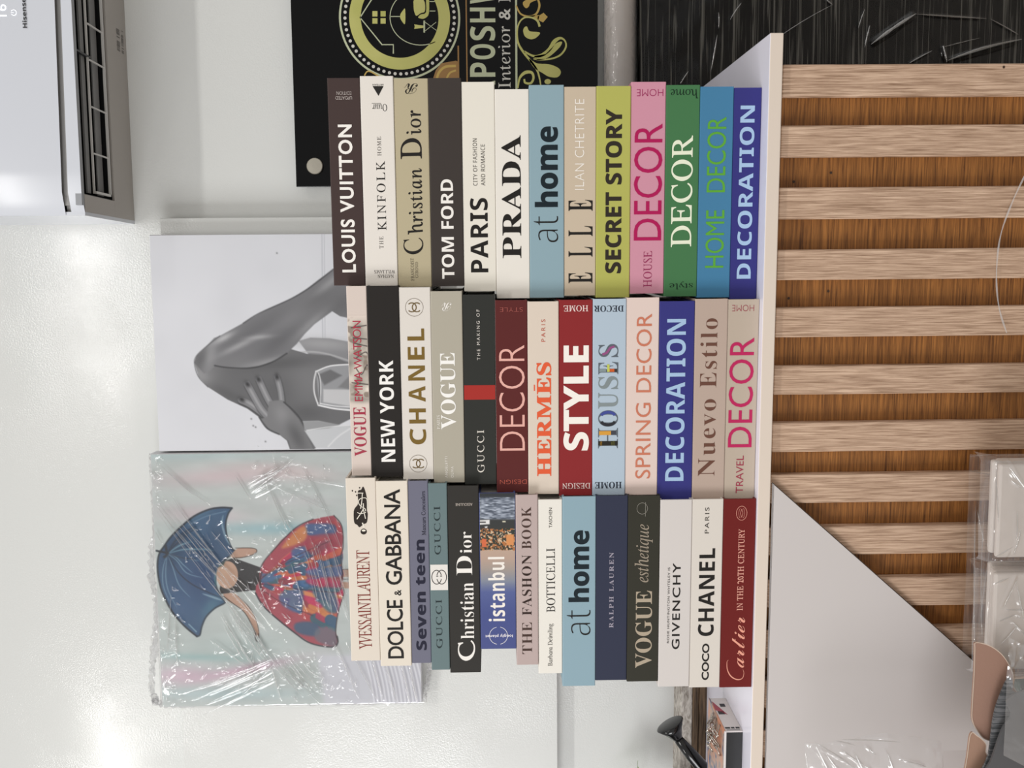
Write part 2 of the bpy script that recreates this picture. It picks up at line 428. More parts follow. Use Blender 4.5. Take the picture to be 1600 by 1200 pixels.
# ------------------------------------------------------------------ the counter
x_r, ztop = CF.at(1212.5, 51, -0.004)
ZC = CF.at(1180, 900, -0.002)[1]
def cwide(px, py, d): return CF.at(px, py, d)
CT = 0.0172
counter = empty('display_counter', CF.world(0, 0, 0), CF.a)
tag(counter, 'white topped display counter with a slatted wood front and slanting white panel', 'counter')
slabm = mat('cream_laminate_edge', (226, 212, 198), 0.32, 0.5)
bm = bmesh.new(); bm_box(bm, -1.35, x_r, -0.004, 0.465, ZC - CT, ZC, 0.0012)
top = from_bm('countertop', bm, slabm, counter)
top.data.materials.append(mat('white_laminate_top', (238, 236, 248), 0.25, 0.5))
for p in top.data.polygons:
    if p.normal.z > 0.9: p.material_index = 1
backm = grain_mat('brown_wood_backing', (80, 44, 16), (172, 114, 56), (14, 10, 420), 0.5, 6, 0.30, 0.68, 0.6, 0.1)
slatm = grain_mat('pale_ash_slat_wood', (140, 110, 86), (220, 190, 164), (640, 60, 18), 0.55, 6, 0.32, 0.66, 0.35, 0.3, c2=(186, 155, 131))
SD = 0.003      # slat face depth
BD = 0.017      # backing depth
xs_l = -1.33
xs_r, _ = CF.at(1234, 100.5, SD)
box('backing_panel', xs_l, xs_r - 0.002, BD, BD + 0.012, 0.0, ZC - CT - 0.001, backm, counter)
slats = [(100.7, 150.8), (196.2, 245.3), (293, 342.5), (390, 437.6), (480.4, 527), (571.8, 616.8), (660.5, 706.5), (741.5, 786.5), (823.5, 868), (904.5, 949), (983.5, 1028)]
rnd = random.Random(4)
last = None
for i, (a, b) in enumerate(slats):
    xr_, _ = CF.at(1235, a, SD); xl_, _ = CF.at(1235, b, SD)
    if i == len(slats) - 1: pass
    if last is None: last = []
    last.append((xl_, xr_))
pitch = (last[-1][0] - last[-4][0]) / 3
while last[-1][0] + pitch > xs_l: last.append((last[-1][0] + pitch, last[-1][1] + pitch))
for i, (a, b) in enumerate(last):
    bm = bmesh.new(); bm_box(bm, a, b, SD + rnd.uniform(-0.0006, 0.0006), BD, 0.0, ZC - CT - 0.0022, 0.0012, 1)
    me_o = from_bm('slat', bm, slatm, counter)
# small nail heads and knots
km = mat('dark_knot', (60, 40, 26), 0.7)
for (px, py, d) in ((1568, 105, SD), (1240, 284, BD), (1298, 270, BD), (1232, 466, BD), (1294, 455, BD)):
    x, z = CF.at(px, py, d); flat('nail_head', [disc(x, z, 0.0017, 10)], d - 0.0008, km, counter)
# slanting white panel lying on the slats
pts = [CF.at(1206.5, 755, SD - 0.006), CF.at(1524, 1036, SD - 0.006)]
dx = (pts[1][0] - pts[0][0]); dz = (pts[1][1] - pts[0][1])
k = (0.0 - pts[0][1]) / dz
foot = (pts[0][0] + dx * k, 0.0)
wp = [(-1.34, 0.0), (max(foot[0], -1.33), 0.0) if foot[0] > -1.33 else (-1.33, 0.0)]
if foot[0] <= -1.33:
    kk = (-1.33 - pts[0][0]) / dx; wp = [(-1.33, pts[0][1] + dz * kk)]
zt_r = ZC - CT - 0.005
P0 = (pts[0][0], zt_r)
outline = ([(-1.33, 0.0)] if foot[0] > -1.33 else []) + [foot if foot[0] > -1.33 else wp[0], pts[0], (pts[0][0] - 0.002, zt_r), (-1.33, zt_r)]
plate('front_panel', outline, SD - 0.0062, SD - 0.0012, mat('grey_white_laminate', (205, 199, 197), 0.34, 0.5), counter)
flat('panel_edge', ribbon([(pts[0][0] + 0.0006, pts[0][1] + 0.0006), (foot if foot[0] > -1.33 else wp[0])], 0.0022), SD - 0.0058, mat('dark_brown_edge', (66, 50, 40), 0.6), counter)

# ------------------------------------------------------------------ books
def zy(z):   # zoom id -> photo y
    return {1: (110, .3), 2: (110, .3084), 3: (440, .2917), 4: (440, .2916), 5: (740, .275), 6: (760, .275)}[z]
W_, K_ = (240, 236, 230), (38, 36, 34)
def ink(c): return mat('spine_ink', c, 0.5, 0.13)
PAGE = mat('page_paper', (226, 222, 214), 0.8)
NEAR_SIGN, MIDST, LEFTST = 'the stack nearest the black sign', 'the middle stack', 'the stack farthest from the black sign'
# (x0, x1, y_right, y_left, cover, label, zoom, texts, page dark?)
RIGHT = [
 (516, 566.5, 122, 446, (74, 61, 58), 'dark brown book with rounded white capitals, topmost of ' + NEAR_SIGN, 1,
  [('LOUIS VUITTON', 'pb', W_, 1052, 282, .28, .72, 1.14), ('F', 'UPDATED', 'pt', (200, 190, 185), 134, 152, .25, .76), ('F', 'EDITION', 'pt', (200, 190, 185), 110, 127, .27, .72)]),
 (567.5, 618, 119, 446.6, (230, 224, 216), 'white book with thin spaced capitals and a small black triangle emblem', 1,
  [('THE', 'r', (70, 66, 62), 928, 865, .42, .54, 1.3), ('KINFOLK', 'r', K_, 833, 472, .31, .58, 1.25), ('HOME', 'r', (90, 84, 80), 445, 345, .41, .53, 1.25),
   ('F', 'Ouur', 'r', K_, 176, 213, .2, .64), ('F', 'ARTISAN', 'p', K_, 71, 79, .28, .62), ('F', 'NATHAN', 'r', (80, 76, 72), 1063, 1081, .13, .62), ('F', 'WILLIAMS', 'r', (80, 76, 72), 1040, 1058, .08, .72)]),
 (621.5, 671.6, 122.6, 448, (186, 175, 146), 'sand beige book with large mixed-case black serif lettering', 1,
  [('C', 'r', K_, 958, 872, .23, .82), ('hristian', 'rm', K_, 855, 510, .23, .68, 1.1), ('D', 'rm', K_, 462, 353, .22, .84), ('ior', 'rm', K_, 335, 208, .22, .66, 1.1),
   ('FRANCOIST', 'r', (80, 72, 60), 1095, 978, .52, .62, 1.1), ('GIROUD', 'r', (80, 72, 60), 1080, 998, .4, .49, 1.1), ('F', 'R', 'c', K_, 68, 123, .3, .7)]),
 (674, 722.6, 122, 447, (68, 62, 58), 'charcoal book with bold white capitals in ' + NEAR_SIGN, 1,
  [('TOM FORD', 'sb', W_, 1085, 567, .29, .68, 0.97)]),
 (725, 774, 128, 455, (234, 229, 217), 'ivory book with bold black capitals and two small lines of text', 1,
  [('PARIS', 'sb', K_, 1052, 665, .24, .79, 1.05), ('CITY OF FASHION', 's', (66, 62, 58), 600, 355, .55, .68, 1.1), ('AND ROMANCE', 's', (66, 62, 58), 600, 385, .31, .44, 1.1)]),
 (775.4, 827, 139.4, 466, (236, 231, 222), 'white book with heavy black high-contrast serif capitals', 1,
  [('PRADA', 'B', K_, 978, 338, .25, .82, 1.02)]),
 (829, 881, 133, 465, (146, 172, 182), 'light blue book with black lowercase title in ' + NEAR_SIGN, 1,
  [('at', 'st', K_, 895, 757, .17, .88), ('home', 'sx', (30, 40, 46), 712, 292, .17, .85, 1.0)]),
 (881.8, 931, 135.6, 461.6, (206, 189, 167), 'tan beige book with four spaced black serif letters', 2,
  [('E', 'B', K_, 1078, 1024, .1, .86), ('L', 'B', K_, 944, 894, .1, .86), ('L', 'B', K_, 840, 788, .1, .86), ('E', 'B', K_, 712, 656, .1, .86), ('ILAN CHETRITE', 'pt', (244, 238, 230), 605, 145, .37, .66, 1.05)]),
 (932.6, 984.5, 134.7, 464.6, (184, 184, 98), 'yellow-green book with heavy black capitals', 2,
  [('SECRET STORY', 'sx', (52, 46, 40), 1028, 195, .25, .73, 1.02)]),
 (986.6, 1038.7, 128, 458.5, (212, 150, 168), 'pink book with thin magenta capitals', 2,
  [('DECOR', 'p', (176, 30, 88), 862, 270, .08, .9), ('HOUSE', 'r', (150, 50, 90), 1098, 915, .35, .6), ('F', 'HOME', 'pt', (160, 50, 96), 95, 131, .08, .84)]),
 (1039.5, 1091, 133, 463, (76, 128, 84), 'green book with pale serif capitals', 2,
  [('DECOR', 'rm', (236, 240, 216), 895, 330, .18, .82), ('F', 'home', 'r', (26, 46, 34), 95, 142, .06, .88), ('F', 'style', 'r', (26, 46, 34), 1070, 1110, .12, .84)]),
 (1092, 1143, 135.6, 464.6, (74, 130, 168), 'mid blue book with bright green narrow capitals', 2,
  [('HOME', 'p', (96, 168, 60), 1000, 708, .2, .77), ('DECOR', 'p', (96, 168, 60), 618, 235, .2, .77)]),
 (1144, 1197, 137, 467, (62, 60, 132), 'indigo book with pale blue capitals at the bottom of ' + NEAR_SIGN, 2,
  [('DECORATION', 'sb', (168, 196, 226), 1055, 178, .23, .76, 1.02)]),
]
MIDDLE = [
 (545, 576.5, 447, 743, (216, 202, 192), 'thin pale pink book with red capitals and a photo strip, topmost of ' + MIDST, 3,
  [('VOGUE', 'B', (164, 60, 78), 935, 672, .2, .84), ('EMMA WATSON', 'p', (168, 54, 72), 640, 210, .32, .74, 0.95)]),
 (577.5, 626, 446.5, 745, (46, 43, 41), 'black book with bold white capitals, second from the top of ' + MIDST, 3,
  [('NEW YORK', 'sb', (240, 238, 234), 965, 422, .22, .68, 1.0)]),
 (626.7, 675, 449, 749, (224, 218, 210), 'white book with olive gold capitals between two round emblems', 3,
  [('C', 'sb', (122, 98, 48), 872, 788, .22, .76), ('H', 'sb', (122, 98, 48), 760, 680, .22, .76), ('A', 'sb', (122, 98, 48), 644, 560, .22, .76), ('N', 'sb', (122, 98, 48), 530, 450, .22, .76), ('E', 'sb', (122, 98, 48), 418, 350, .22, .76), ('L', 'sb', (122, 98, 48), 316, 252, .22, .76)]),
 (675.7, 724, 455, 753.5, (178, 172, 157), 'greige book with white high-contrast serif capitals', 3,
  [('VOGUE', 'B', (244, 242, 238), 790, 380, .25, .74), ('PARIS', 'r', (234, 230, 224), 790, 715, .77, .87), ('ANGELETTI', 'p', (234, 230, 224), 1050, 936, .55, .63, 1.2), ('OLIVA', 'p', (234, 230, 224), 1050, 990, .36, .44, 1.2), ('F', 'R', 'c', (236, 232, 226), 112, 158, .34, .66)]),
 (725.5, 774.5, 460.4, 756.5, (54, 55, 52), 'dark grey book with a red band across its spine', 3,
  [('GUCCI', 'r', (224, 218, 208), 1022, 795, .38, .6, 1.25), ('THE MAKING OF', 'p', (214, 208, 200), 420, 150, .47, .57, 1.5)]),
 (775.3, 824.5, 469, 769, (98, 45, 44), 'maroon book with thin pale pink capitals', 3,
  [('DECOR', 'pt', (230, 176, 164), 905, 340, .09, .9), ('F', 'STYLE', 'pt', (168, 92, 84), 138, 161, .14, .85), ('F', 'DESIGN', 'pt', (190, 96, 80), 1061, 1084, .05, .9)]),
 (825.5, 873, 471, 771.5, (224, 210, 194), 'cream book with orange-red slab serif capitals', 3,
  [('HERMES', 'BX', (226, 96, 60), 1042, 432, .24, .72, 1.05), ('PARIS', 'p', (190, 90, 70), 322, 203, .43, .56, 1.45)]),
 (874, 925.5, 468.6, 774, (148, 48, 50), 'red book with very bold white capitals', 4,
  [('STYLE', 'sx', (246, 240, 232), 905, 342, .1, .87), ('F', 'HOME', 'rm', (236, 214, 208), 127, 160, .13, .86), ('F', 'DESIGN', 'rm', (236, 214, 208), 1079, 1110, .05, .9)]),
 (926.4, 977.4, 467, 773, (182, 198, 213), 'pale blue book with multicoloured picture-filled serif capitals', 4,
  [('F', 'DECOR', 'B', (44, 50, 62), 128, 162, .08, .97), ('F', 'HOME', 'B', (44, 50, 62), 1073, 1108, .1, .92)]),
 (978.5, 1028.5, 465, 773, (230, 210, 200), 'blush pink book with thin terracotta capitals', 4,
  [('SPRING DECOR', 'p', (204, 124, 98), 1055, 172, .22, .69, 1.04)]),
 (1030, 1083, 470.6, 779.7, (62, 62, 134), 'indigo book with pale blue capitals, third from the counter in ' + MIDST, 4,
  [('DECORATION', 'sb', (168, 196, 226), 1068, 200, .24, .79, 1.02)]),
 (1084, 1134, 467, 779.7, (190, 170, 157), 'taupe pink book with brown mixed-case serif title', 4,
  [('Nuevo', 'b', (108, 74, 62), 1042, 630, .3, .82, 1.12), ('Estilo', 'b', (108, 74, 62), 568, 197, .3, .82, 1.12)]),
 (1135, 1188, 467.7, 779.7, (192, 177, 161), 'beige grey book with thin magenta capitals at the bottom of ' + MIDST, 4,
  [('DECOR', 'p', (188, 44, 94), 888, 300, .13, .92), ('TRAVEL', 'p', (160, 60, 80), 1133, 932, .38, .62, 1.0), ('F', 'HOME', 'pt', (160, 70, 84), 125, 159, .17, .87)]),
]
LEFT = [
 (544, 590.5, 747, 1032, (224, 214, 200), 'cream book with narrow red-brown capitals and a black bottle emblem', 5,
  [('YVESSAINTLAURENT', 'r', (128, 56, 48), 998, 435, .27, .72, 0.88)]),
 (591.5, 640, 751.5, 1040, (228, 219, 205), 'cream book with large black geometric capitals and an ampersand', 5,
  [('DOLCE', 'pm', K_, 1050, 718, .24, .76, 0.95), ('&', 'pm', K_, 693, 660, .28, .5), ('GABBANA', 'pm', K_, 632, 88, .24, .76, 0.95)]),
 (641, 671.3, 751.5, 1036, (114, 114, 130), 'slim grey-purple book with heavy dark wide lettering', 5,
  [('Seven', 'sx', (38, 38, 54), 1003, 672, .22, .76, 1.08), ('teen', 'sx', (38, 38, 54), 634, 376, .22, .7, 1.08), ('Mascars Concealers', 'rm', (40, 40, 54), 350, 100, .15, .36)]),
 (672, 700.6, 755, 1046, (108, 126, 128), 'slim grey-teal book with a white square emblem label', 5,
  [('GUCCI', 'r', (44, 54, 56), 992, 715, .38, .72, 1.15), ('GUCCI', 'r', (44, 54, 56), 460, 185, .38, .72, 1.15)]),
 (702, 749.5, 759, 1050.7, (56, 54, 51), 'charcoal book with large mixed-case white serif lettering', 5,
  [('C', 'rm', W_, 1063, 946, .18, .74), ('hristian', 'b', W_, 938, 620, .2, .64, 1.0), ('D', 'b', W_, 578, 468, .24, .74), ('ior', 'b', W_, 452, 330, .24, .62, 1.0), ('F', 'ASSOULINE', 'p', (190, 180, 170), 167, 183, .2, .74)]),
 (750.3, 806, 770, 1013.6, (84, 92, 140), 'shorter book with a harbour photo fading into blue', 5,
  [('istanbul', 'sb', (240, 234, 226), 838, 473, .31, .77, 1.08), ('F', 'longly planet', 'sb', (236, 232, 236), 911, 931, .1, .87)]),
 (807.5, 840.8, 773, 1038, (190, 172, 168), 'slim mauve-pink book with dark brown serif capitals', 5,
  [('THE', 'b', (74, 56, 50), 1025, 845, .3, .74, 1.1), ('FASHON', 'b', (52, 38, 34), 805, 462, .3, .74, 1.1), ('BOOK', 'b', (74, 56, 50), 428, 188, .3, .74, 1.1)]),
 (842, 878.5, 780.6, 1052, (238, 234, 225), 'slim white book with thin black serif capitals', 6,
  [('BOTTICELLI', 'r', K_, 715, 352, .3, .67, 1.0), ('Barbara Deimling', 'r', (60, 56, 52), 1020, 780, .36, .62), ('TASCHEN', 'p', (60, 56, 52), 235, 122, .42, .55)]),
 (880, 930.3, 775.5, 1071, (146, 173, 185), 'light blue book with black lowercase title in ' + LEFTST, 6,
  [('at', 'st', K_, 845, 700, .15, .87), ('home', 'sx', (30, 40, 46), 657, 250, .19, .82, 1.0)]),
 (931, 980, 774.5, 1062.5, (56, 60, 80), 'navy book with small spaced lavender-grey capitals', 6,
  [('RALPH LAUREN', 'B', (164, 158, 172), 803, 375, .43, .57, 1.35)]),
 (980.8, 1029.5, 774.5, 1064, (58, 57, 49), 'dark olive book with beige serif capitals and slanted script', 6,
  [('VOGUE', 'B', (178, 164, 144), 1030, 592, .21, .74), ('esthetique', 'i', (158, 146, 130), 545, 215, .22, .78)]),
 (1030.3, 1079, 780.6, 1072, (218, 212, 208), 'white book with spaced thin black capitals under a tiny text line', 6,
  [('GIVENCHY', 'pm', K_, 925, 435, .33, .58, 1.2), ('ROSIE HUNTINGTON WHTELEY IS', 'p', (60, 56, 54), 890, 460, .665, .735, 1.1)]),
 (1079.8, 1127.3, 780, 1073.5, (224, 217, 208), 'white book with black capitals in two sizes, second from the counter', 6,
  [('COCO', 'pb', K_, 1100, 893, .36, .6, 1.0), ('CHANEL', 'sb', K_, 850, 352, .23, .75, 1.02), ('PARIS', 'p', (70, 66, 62), 267, 120, .45, .59, 1.3)]),
 (1128, 1179.5, 780, 1074, (116, 37, 35), 'dark red book with peach script lettering and oval emblem', 6,
  [('artier', 'cx', (236, 164, 142), 1030, 745, .25, .64), ('IN THE 20TH CENTURY', 'rm', (232, 170, 152), 705, 242, .33, .52, 1.05)]),
]
BW = 0.205
def build_book(cxm, ys, z0, th, x0, x1, cover_rgb, label, group, texts, zoom, pagem, ymid, name='book'):
    cx = (x0 + x1) / 2
    b = empty(name, CF.world(cx, ys, z0), CF.a)
    tag(b, label, 'book', group)
    L = (x1 - x0) / 2; cm = mat('book_cover_card', tuple(int(c * (0.985 if sum(cover_rgb) > 330 else 0.95)) for c in cover_rgb), 0.5, 0.13, bump=(900, 0.04))
    t = 0.0024; bv = 0.0011
    prof = [(bv, 0), (BW, 0), (BW, t), (t + 0.0006, t), (t + 0.0006, th - t), (BW, th - t), (BW, th), (bv, th), (bv * 0.3, th - bv * 0.3), (0, th - bv), (0, bv), (bv * 0.3, bv * 0.3)]
    prism_x('cover', prof, -L, L, cm, b)
    bm = bmesh.new(); bm_box(bm, -L + 0.0035, L - 0.0035, t + 0.0007, BW - 0.004, t + 0.0002, th - t - 0.0002)
    from_bm('page_block', bm, pagem, b)
    oy, s = zy(zoom)
    parts = {}
    def X(z, raw=False):    # zoom-y -> local x
        py = oy + s * z
        return CF.at(cxm, py, ys)[0] - cx
    for tx in texts:
        if tx[0] == 'F':
            _, st, sty, col, ya, yb, ta, tb_ = tx
            xa, xb = X(yb), X(ya)
            letters('spine_text', st, sty, xa, xb, ta * th, tb_ * th, -0.00025, ink(col), b, turn=1)
        else:
            st, sty, col, ya, yb, ta, tb_ = tx[:7]; sp = tx[7] if len(tx) > 7 else 1.0
            letters('spine_title', st, sty, X(ya), X(yb), ta * th, tb_ * th, -0.00025, ink(col), b, space=sp)
    return b, X, L
books = {}
for sname, S, ys, grp in (('right', RIGHT, 0.028, 'books in the stack nearest the black sign'), ('mid', MIDDLE, 0.012, 'books in the middle stack'), ('left', LEFT, 0.001, 'books in the stack farthest from the black sign')):
    n = len(S)
    ym = [(q[2] + q[3]) / 2 for q in S]
    zs = [(CF.at(q[1], ym[i], ys)[1], CF.at(q[0], ym[i], ys)[1]) for i, q in enumerate(S)]
    z = ZC
    jit = random.Random(7)
    Zb = [0] * n
    for i in range(n - 1, -1, -1):
        if i == n - 1: zb = ZC + 0.0002
        else: zb = zprev_top + 0.00025
        nxt_bottom = zs[i - 1][0] if i > 0 else zs[i][1]
        ztop_i = max(zb + 0.02, (nxt_bottom if i > 0 else zs[i][1]) - 0.0003)
        Zb[i] = (zb, ztop_i); zprev_top = ztop_i
    for i, q in enumerate(S):
        x0_, x1_, yr, yl, rgb, lab, zoom, texts = q
        zb, zt = Zb[i]; cxm = (x0_ + x1_) / 2
        xr = CF.at(cxm, yr, ys)[0]; xl = CF.at(cxm, yl, ys)[0]
        pg = mat('black_board', (44, 42, 40), 0.6) if (sname == 'left' and i in (4,)) else PAGE
        b, Xf, L = build_book(cxm, ys + jit.uniform(-0.0012, 0.0012), zb, zt - zb, xl, xr, rgb, lab, grp, texts, zoom, pg, ym[i])
        books[(sname, i)] = (b, Xf, L, zt - zb)
EY = -0.00025
def quad(x0, x1, z0, z1): return [(x0, z0), (x1, z0), (x1, z1), (x0, z1)]
# triangle emblem + overline on the white spaced-capital book
b, X, L, th = books[('right', 1)]
xa, xb = X(133), X(82)
flat('triangle_emblem', [[(xa, .45 * th), (xb, .29 * th), (xb, .62 * th)]], EY, ink((44, 42, 40)), b)
flat('emblem_line', [quad(X(172.5), X(171), .38 * th, .66 * th)], EY, ink(K_), b)
# round double-C emblems
b, X, L, th = books[('mid', 2)]
for zyy, tc in ((138, .52), (975, .5)):
    cx, cz = X(zyy), tc * th; r = 0.0118; P = []
    P += arc(cx, cz, r, r, 0, 360, 0.0005)
    flat('emblem_ring', P, EY, ink((120, 108, 94)), b)
    P = []
    for sgn in (1, -1):
        P += arc(cx, cz + sgn * r * .28, r * .5, r * .5, 90 + 45 - (0 if sgn > 0 else 180) + 0, 90 - 45 + 360 - (0 if sgn > 0 else 180), 0.0013)
    flat('linked_emblem', P, EY * 1.4, ink((112, 92, 56)), b)
# red band
b, X, L, th = books[('mid', 4)]
flat('red_band', [quad(X(632), X(555), 0.0006, th - 0.0006)], EY, ink((166, 52, 46)), b)
# accent over the orange title
b, X, L, th = books[('mid', 6)]
flat('accent', [quad(X(585), X(552), .77 * th, .81 * th)], EY, ink((226, 96, 60)), b)
# picture-filled letters
b, X, L, th = books[('mid', 8)]
for ch, ya, yb, col in (('H', 893, 785, None), ('O', 777, 690, None), ('U', 680, 596, (136, 146, 148)), ('S', 576, 508, (132, 142, 144)), ('E', 497, 430, None), ('S', 405, 335, None)):
    v, f = glyphs(ch, 'B'); x0, x1, z0, z1 = X(ya), X(yb), .23 * th, .83 * th
    vv = np.c_[x0 + v[:, 0] * (x1 - x0), np.full(len(v), EY), z0 + v[:, 1] * (z1 - z0)]
    o = pydata('spine_title', vv, f, ink(col or (96, 104, 112)), b)
    if ch == 'H':
        for c2, xx0, xx1, a0, a1 in (((46, 44, 40), .14, .36, 0, 1), ((196, 150, 70), .14, .36, .8, .9), ((120, 120, 70), .14, .36, .15, .35), ((216, 158, 66), .66, .86, .35, .95), ((70, 72, 80), .66, .86, .1, .35)):
            flat('letter_fill', [quad(x0 + xx0 * (x1 - x0), x0 + xx1 * (x1 - x0), z0 + a0 * (z1 - z0), z0 + a1 * (z1 - z0))], EY * 1.5, ink(c2), b)
    if ch == 'O':
        cxo, czo = (x0 + x1) / 2, (z0 + z1) / 2; rx, rz = (x1 - x0) / 2, (z1 - z0) / 2
        flat('letter_fill', arc(cxo - .02 * rx, czo, rx * .76, rz * .8, 120, 240, rx * .36), EY * 1.5, ink((50, 50, 56)), b)
        flat('letter_fill', arc(cxo + .02 * rx, czo, rx * .76, rz * .8, -60, 60, rx * .36), EY * 1.5, ink((70, 80, 150)), b)
    if ch == 'E':
        for c2, xx0, xx1, a0, a1 in (((136, 150, 152), .2, .44, .62, .95), ((196, 204, 96), .2, .8, .44, .56), ((206, 96, 46), .2, .44, .2, .44), ((60, 54, 54), .2, .44, .06, .2)):
            flat('letter_fill', [quad(x0 + xx0 * (x1 - x0), x0 + xx1 * (x1 - x0), z0 + a0 * (z1 - z0), z0 + a1 * (z1 - z0))], EY * 1.5, ink(c2), b)
    if ch == 'S' and ya == 405:
        flat('letter_fill', ribbon([(x0 + .2 * (x1 - x0), z0 + .8 * (z1 - z0)), (x0 + .35 * (x1 - x0), z0 + .58 * (z1 - z0)), (x0 + .7 * (x1 - x0), z0 + .42 * (z1 - z0)), (x0 + .82 * (x1 - x0), z0 + .2 * (z1 - z0))], 0.0032), EY * 1.5, ink((150, 84, 132)), b)
# interlocked emblem on a white square
b, X, L, th = books[('left', 3)]
flat('white_square_label', [quad(X(662), X(517), 0.0008, th - 0.0008)], EY, ink((228, 224, 218)), b)
cx = X(588); P = []
P += arc(cx, th * .5 - .0034, .0098, .0066, 90 + 16, 90 + 344, .0010)
P += arc(cx, th * .5 + .0034, .0098, .0066, -90 + 16, -90 + 344, .0010)
P += [quad(cx + .0010, cx + .0020, th * .5 - .0040, th * .5 - .0012), quad(cx + .0010, cx + .0020, th * .5 + .0012, th * .5 + .0040)]
flat('interlocked_emblem', P, EY * 1.5, ink((36, 32, 30)), b)
# circle on the harbour book and its photo print
b, X, L, th = books[('left', 5)]
flat('circle_emblem', arc(X(920), .5 * th, .0125, .0125, 12, 168, .0007) + arc(X(920), .5 * th, .0125, .0125, 192, 348, .0007), EY * 2, ink((232, 230, 236)), b)
def harbour(P):
    C = np.zeros((len(P), 3)); y = P[:, 1]
    stops = [(755, (38, 40, 42)), (776, (44, 48, 52)), (778, (120, 128, 142)), (810, (128, 136, 150)), (813, (48, 50, 50)), (858, (52, 52, 44)), (859.5, (186, 160, 142)), (872, (182, 156, 140)), (890, (160, 148, 140)), (908, (128, 134, 150)), (925, (80, 92, 146)), (960, (62, 74, 134)), (1015, (62, 72, 132))]  # first dark stops put the shade at the spine's right end into the print
    for k in range(3): C[:, k] = np.interp(y, [q[0] for q in stops], [q[1][k] for q in stops])
    sea = (y > 777) & (y < 811)
    n = vnoise(np.c_[P[:, 0] / 5, y], 1.3, 3, 2)
    C[sea] += ((n[sea] - .5) * 190)[:, None]
    city = (y > 826) & (y < 860)
    n1 = vnoise(P, 3.2, 9, 3); n2 = vnoise(P, 2.2, 21, 2)
    g = (n1 > .55) & city; C[g] = (176, 112, 62)
    g = (n2 > .70) & city; C[g] = (208, 190, 160)
    g = (n2 < .36) & city; C[g] = (40, 52, 38)
    p = Paint(P, (0, 0, 0)); p.C = C
    p.poly([(791, 835), (803, 835), (803, 852), (791, 852)], (214, 142, 84)); p.poly([(753, 842), (760, 842), (760, 855), (753, 855)], (210, 104, 64))
    p.poly([(749, 813), (765, 812), (765, 819), (749, 820)], (226, 226, 224)); p.poly([(749, 815), (759, 815), (759, 817), (749, 817)], (44, 44, 44))
    p.poly([(785, 814), (790, 814), (790, 816), (785, 816)], (220, 214, 190)); p.poly([(757, 823), (762, 822), (761, 825), (758, 825)], (220, 220, 220))
    return p.C
def spine_sheet(name, b, L, th, x0, x1, z0, z1, fn, step=0.0007):
    # b sits at CF.world(cx, ys, zb): recover its counter-frame position
    p = np.array(b.location) - CF.o
    cx, ys, zb = float(p @ CF.x), float(p @ CF.y), b.location[2]
    return painted_sheet(name, CF, cx + x0, cx + x1, zb + z0, zb + z1, ys + EY * .6, step, fn, PRINT, b, (cx, ys, zb))
PRINT = painted_mat('printed_spine', 0.4, 0.4)
spine_sheet('spine_print', b, L, th, -L + .0003, L - .0003, 0.001, th - 0.001, harbour)
# photo strip on the thin pink book
b, X, L, th = books[('mid', 0)]
def strip(P):
    n = vnoise(P, 16, 4, 2); n2 = vnoise(P, 11, 14, 2)
    C = np.array([206., 196, 184])[None] * (0.60 + 0.55 * n)[:, None]
    C += (np.array([128., 114, 102])[None] - C) * (1 - sstep(.30, .42, n2))[:, None] * .8
    y = P[:, 1]; e = sstep(0, 14, y - 493) * (1 - sstep(624, 634, y))
    p = Paint(P, (0, 0, 0)); p.C = C
    for pts in ([(556, 560), (572, 550), (578, 566)], [(556, 575), (565, 585), (574, 570), (577, 590)], [(550, 598), (578, 601)], [(549, 512), (575, 508)], [(552, 528), (574, 530)], [(552, 536), (574, 541)]):
        p.line(pts, 1.6, (48, 42, 40), .8)
    return np.array([216., 202, 192])[None] * (1 - e)[:, None] + p.C * e[:, None]
spine_sheet('spine_photo_strip', b, L, th, X(680), X(180), 0.0008, th - 0.0008, strip)
# bottle emblem on the cream book
b, X, L, th = books[('left', 0)]
def E3(zx, zz):   # zoomed-crop px -> local
    py = 755 + zz * 0.0708; px = 545 + zx * 0.0708
    x, z = CF.at(px, py, 0.001); p = np.array(b.location) - CF.o
    return (x - float(p @ CF.x), z - b.location[2])
body = smooth_pts([(310, 75), (350, 130), (395, 300), (410, 470), (400, 600), (420, 680), (400, 860), (330, 900), (240, 970), (190, 920), (120, 860), (110, 620), (150, 530), (205, 440), (200, 180), (270, 145)], True, 3)
flat('bottle_emblem', [[E3(*q) for q in body], [E3(330 + 70 * math.cos(t / 8 * math.pi), 1065 + 65 * math.sin(t / 8 * math.pi)) for t in range(16)]] + [[E3(cx + 16 * math.cos(t / 4 * math.pi), cy2 + 18 * math.sin(t / 4 * math.pi)) for t in range(8)] for cx, cy2 in ((80, 165), (175, 268), (150, 190), (240, 100))], EY, ink((50, 44, 40)), b)
wl = []
for line_, w_ in (([(300, 215), (290, 380), (262, 560)], .0011), ([(200, 215), (320, 215)], .001), ([(410, 560), (400, 350), (320, 320), (240, 350), (215, 420), (260, 500), (360, 560), (370, 620)], .0009),
                  ([(320, 440), (320, 560), (260, 670), (180, 790)], .0011), ([(320, 560), (350, 690), (370, 780)], .0011), ([(190, 640), (260, 670), (380, 640)], .0009), ([(300, 870), (340, 960)], .0016)):
    wl += ribbon([E3(*q) for q in smooth_pts(line_, False, 4)], w_)
wl.append([E3(330 + 42 * math.cos(t / 8 * math.pi), 1040 + 22 * math.sin(t / 8 * math.pi)) for t in range(16)])
flat('emblem_monogram', wl, EY * 1.6, ink((236, 230, 216)), b)
b, X, L, th = books[('left', 13)]
ctr = [(1126, 985), (1117, 995), (1120, 1040), (1142, 1078), (1178, 1097), (1208, 1090), (1216, 1062), (1210, 1040)]
wsC = [.4, 1.0, 1.9, 2.6, 2.4, 1.4, .9, .5]
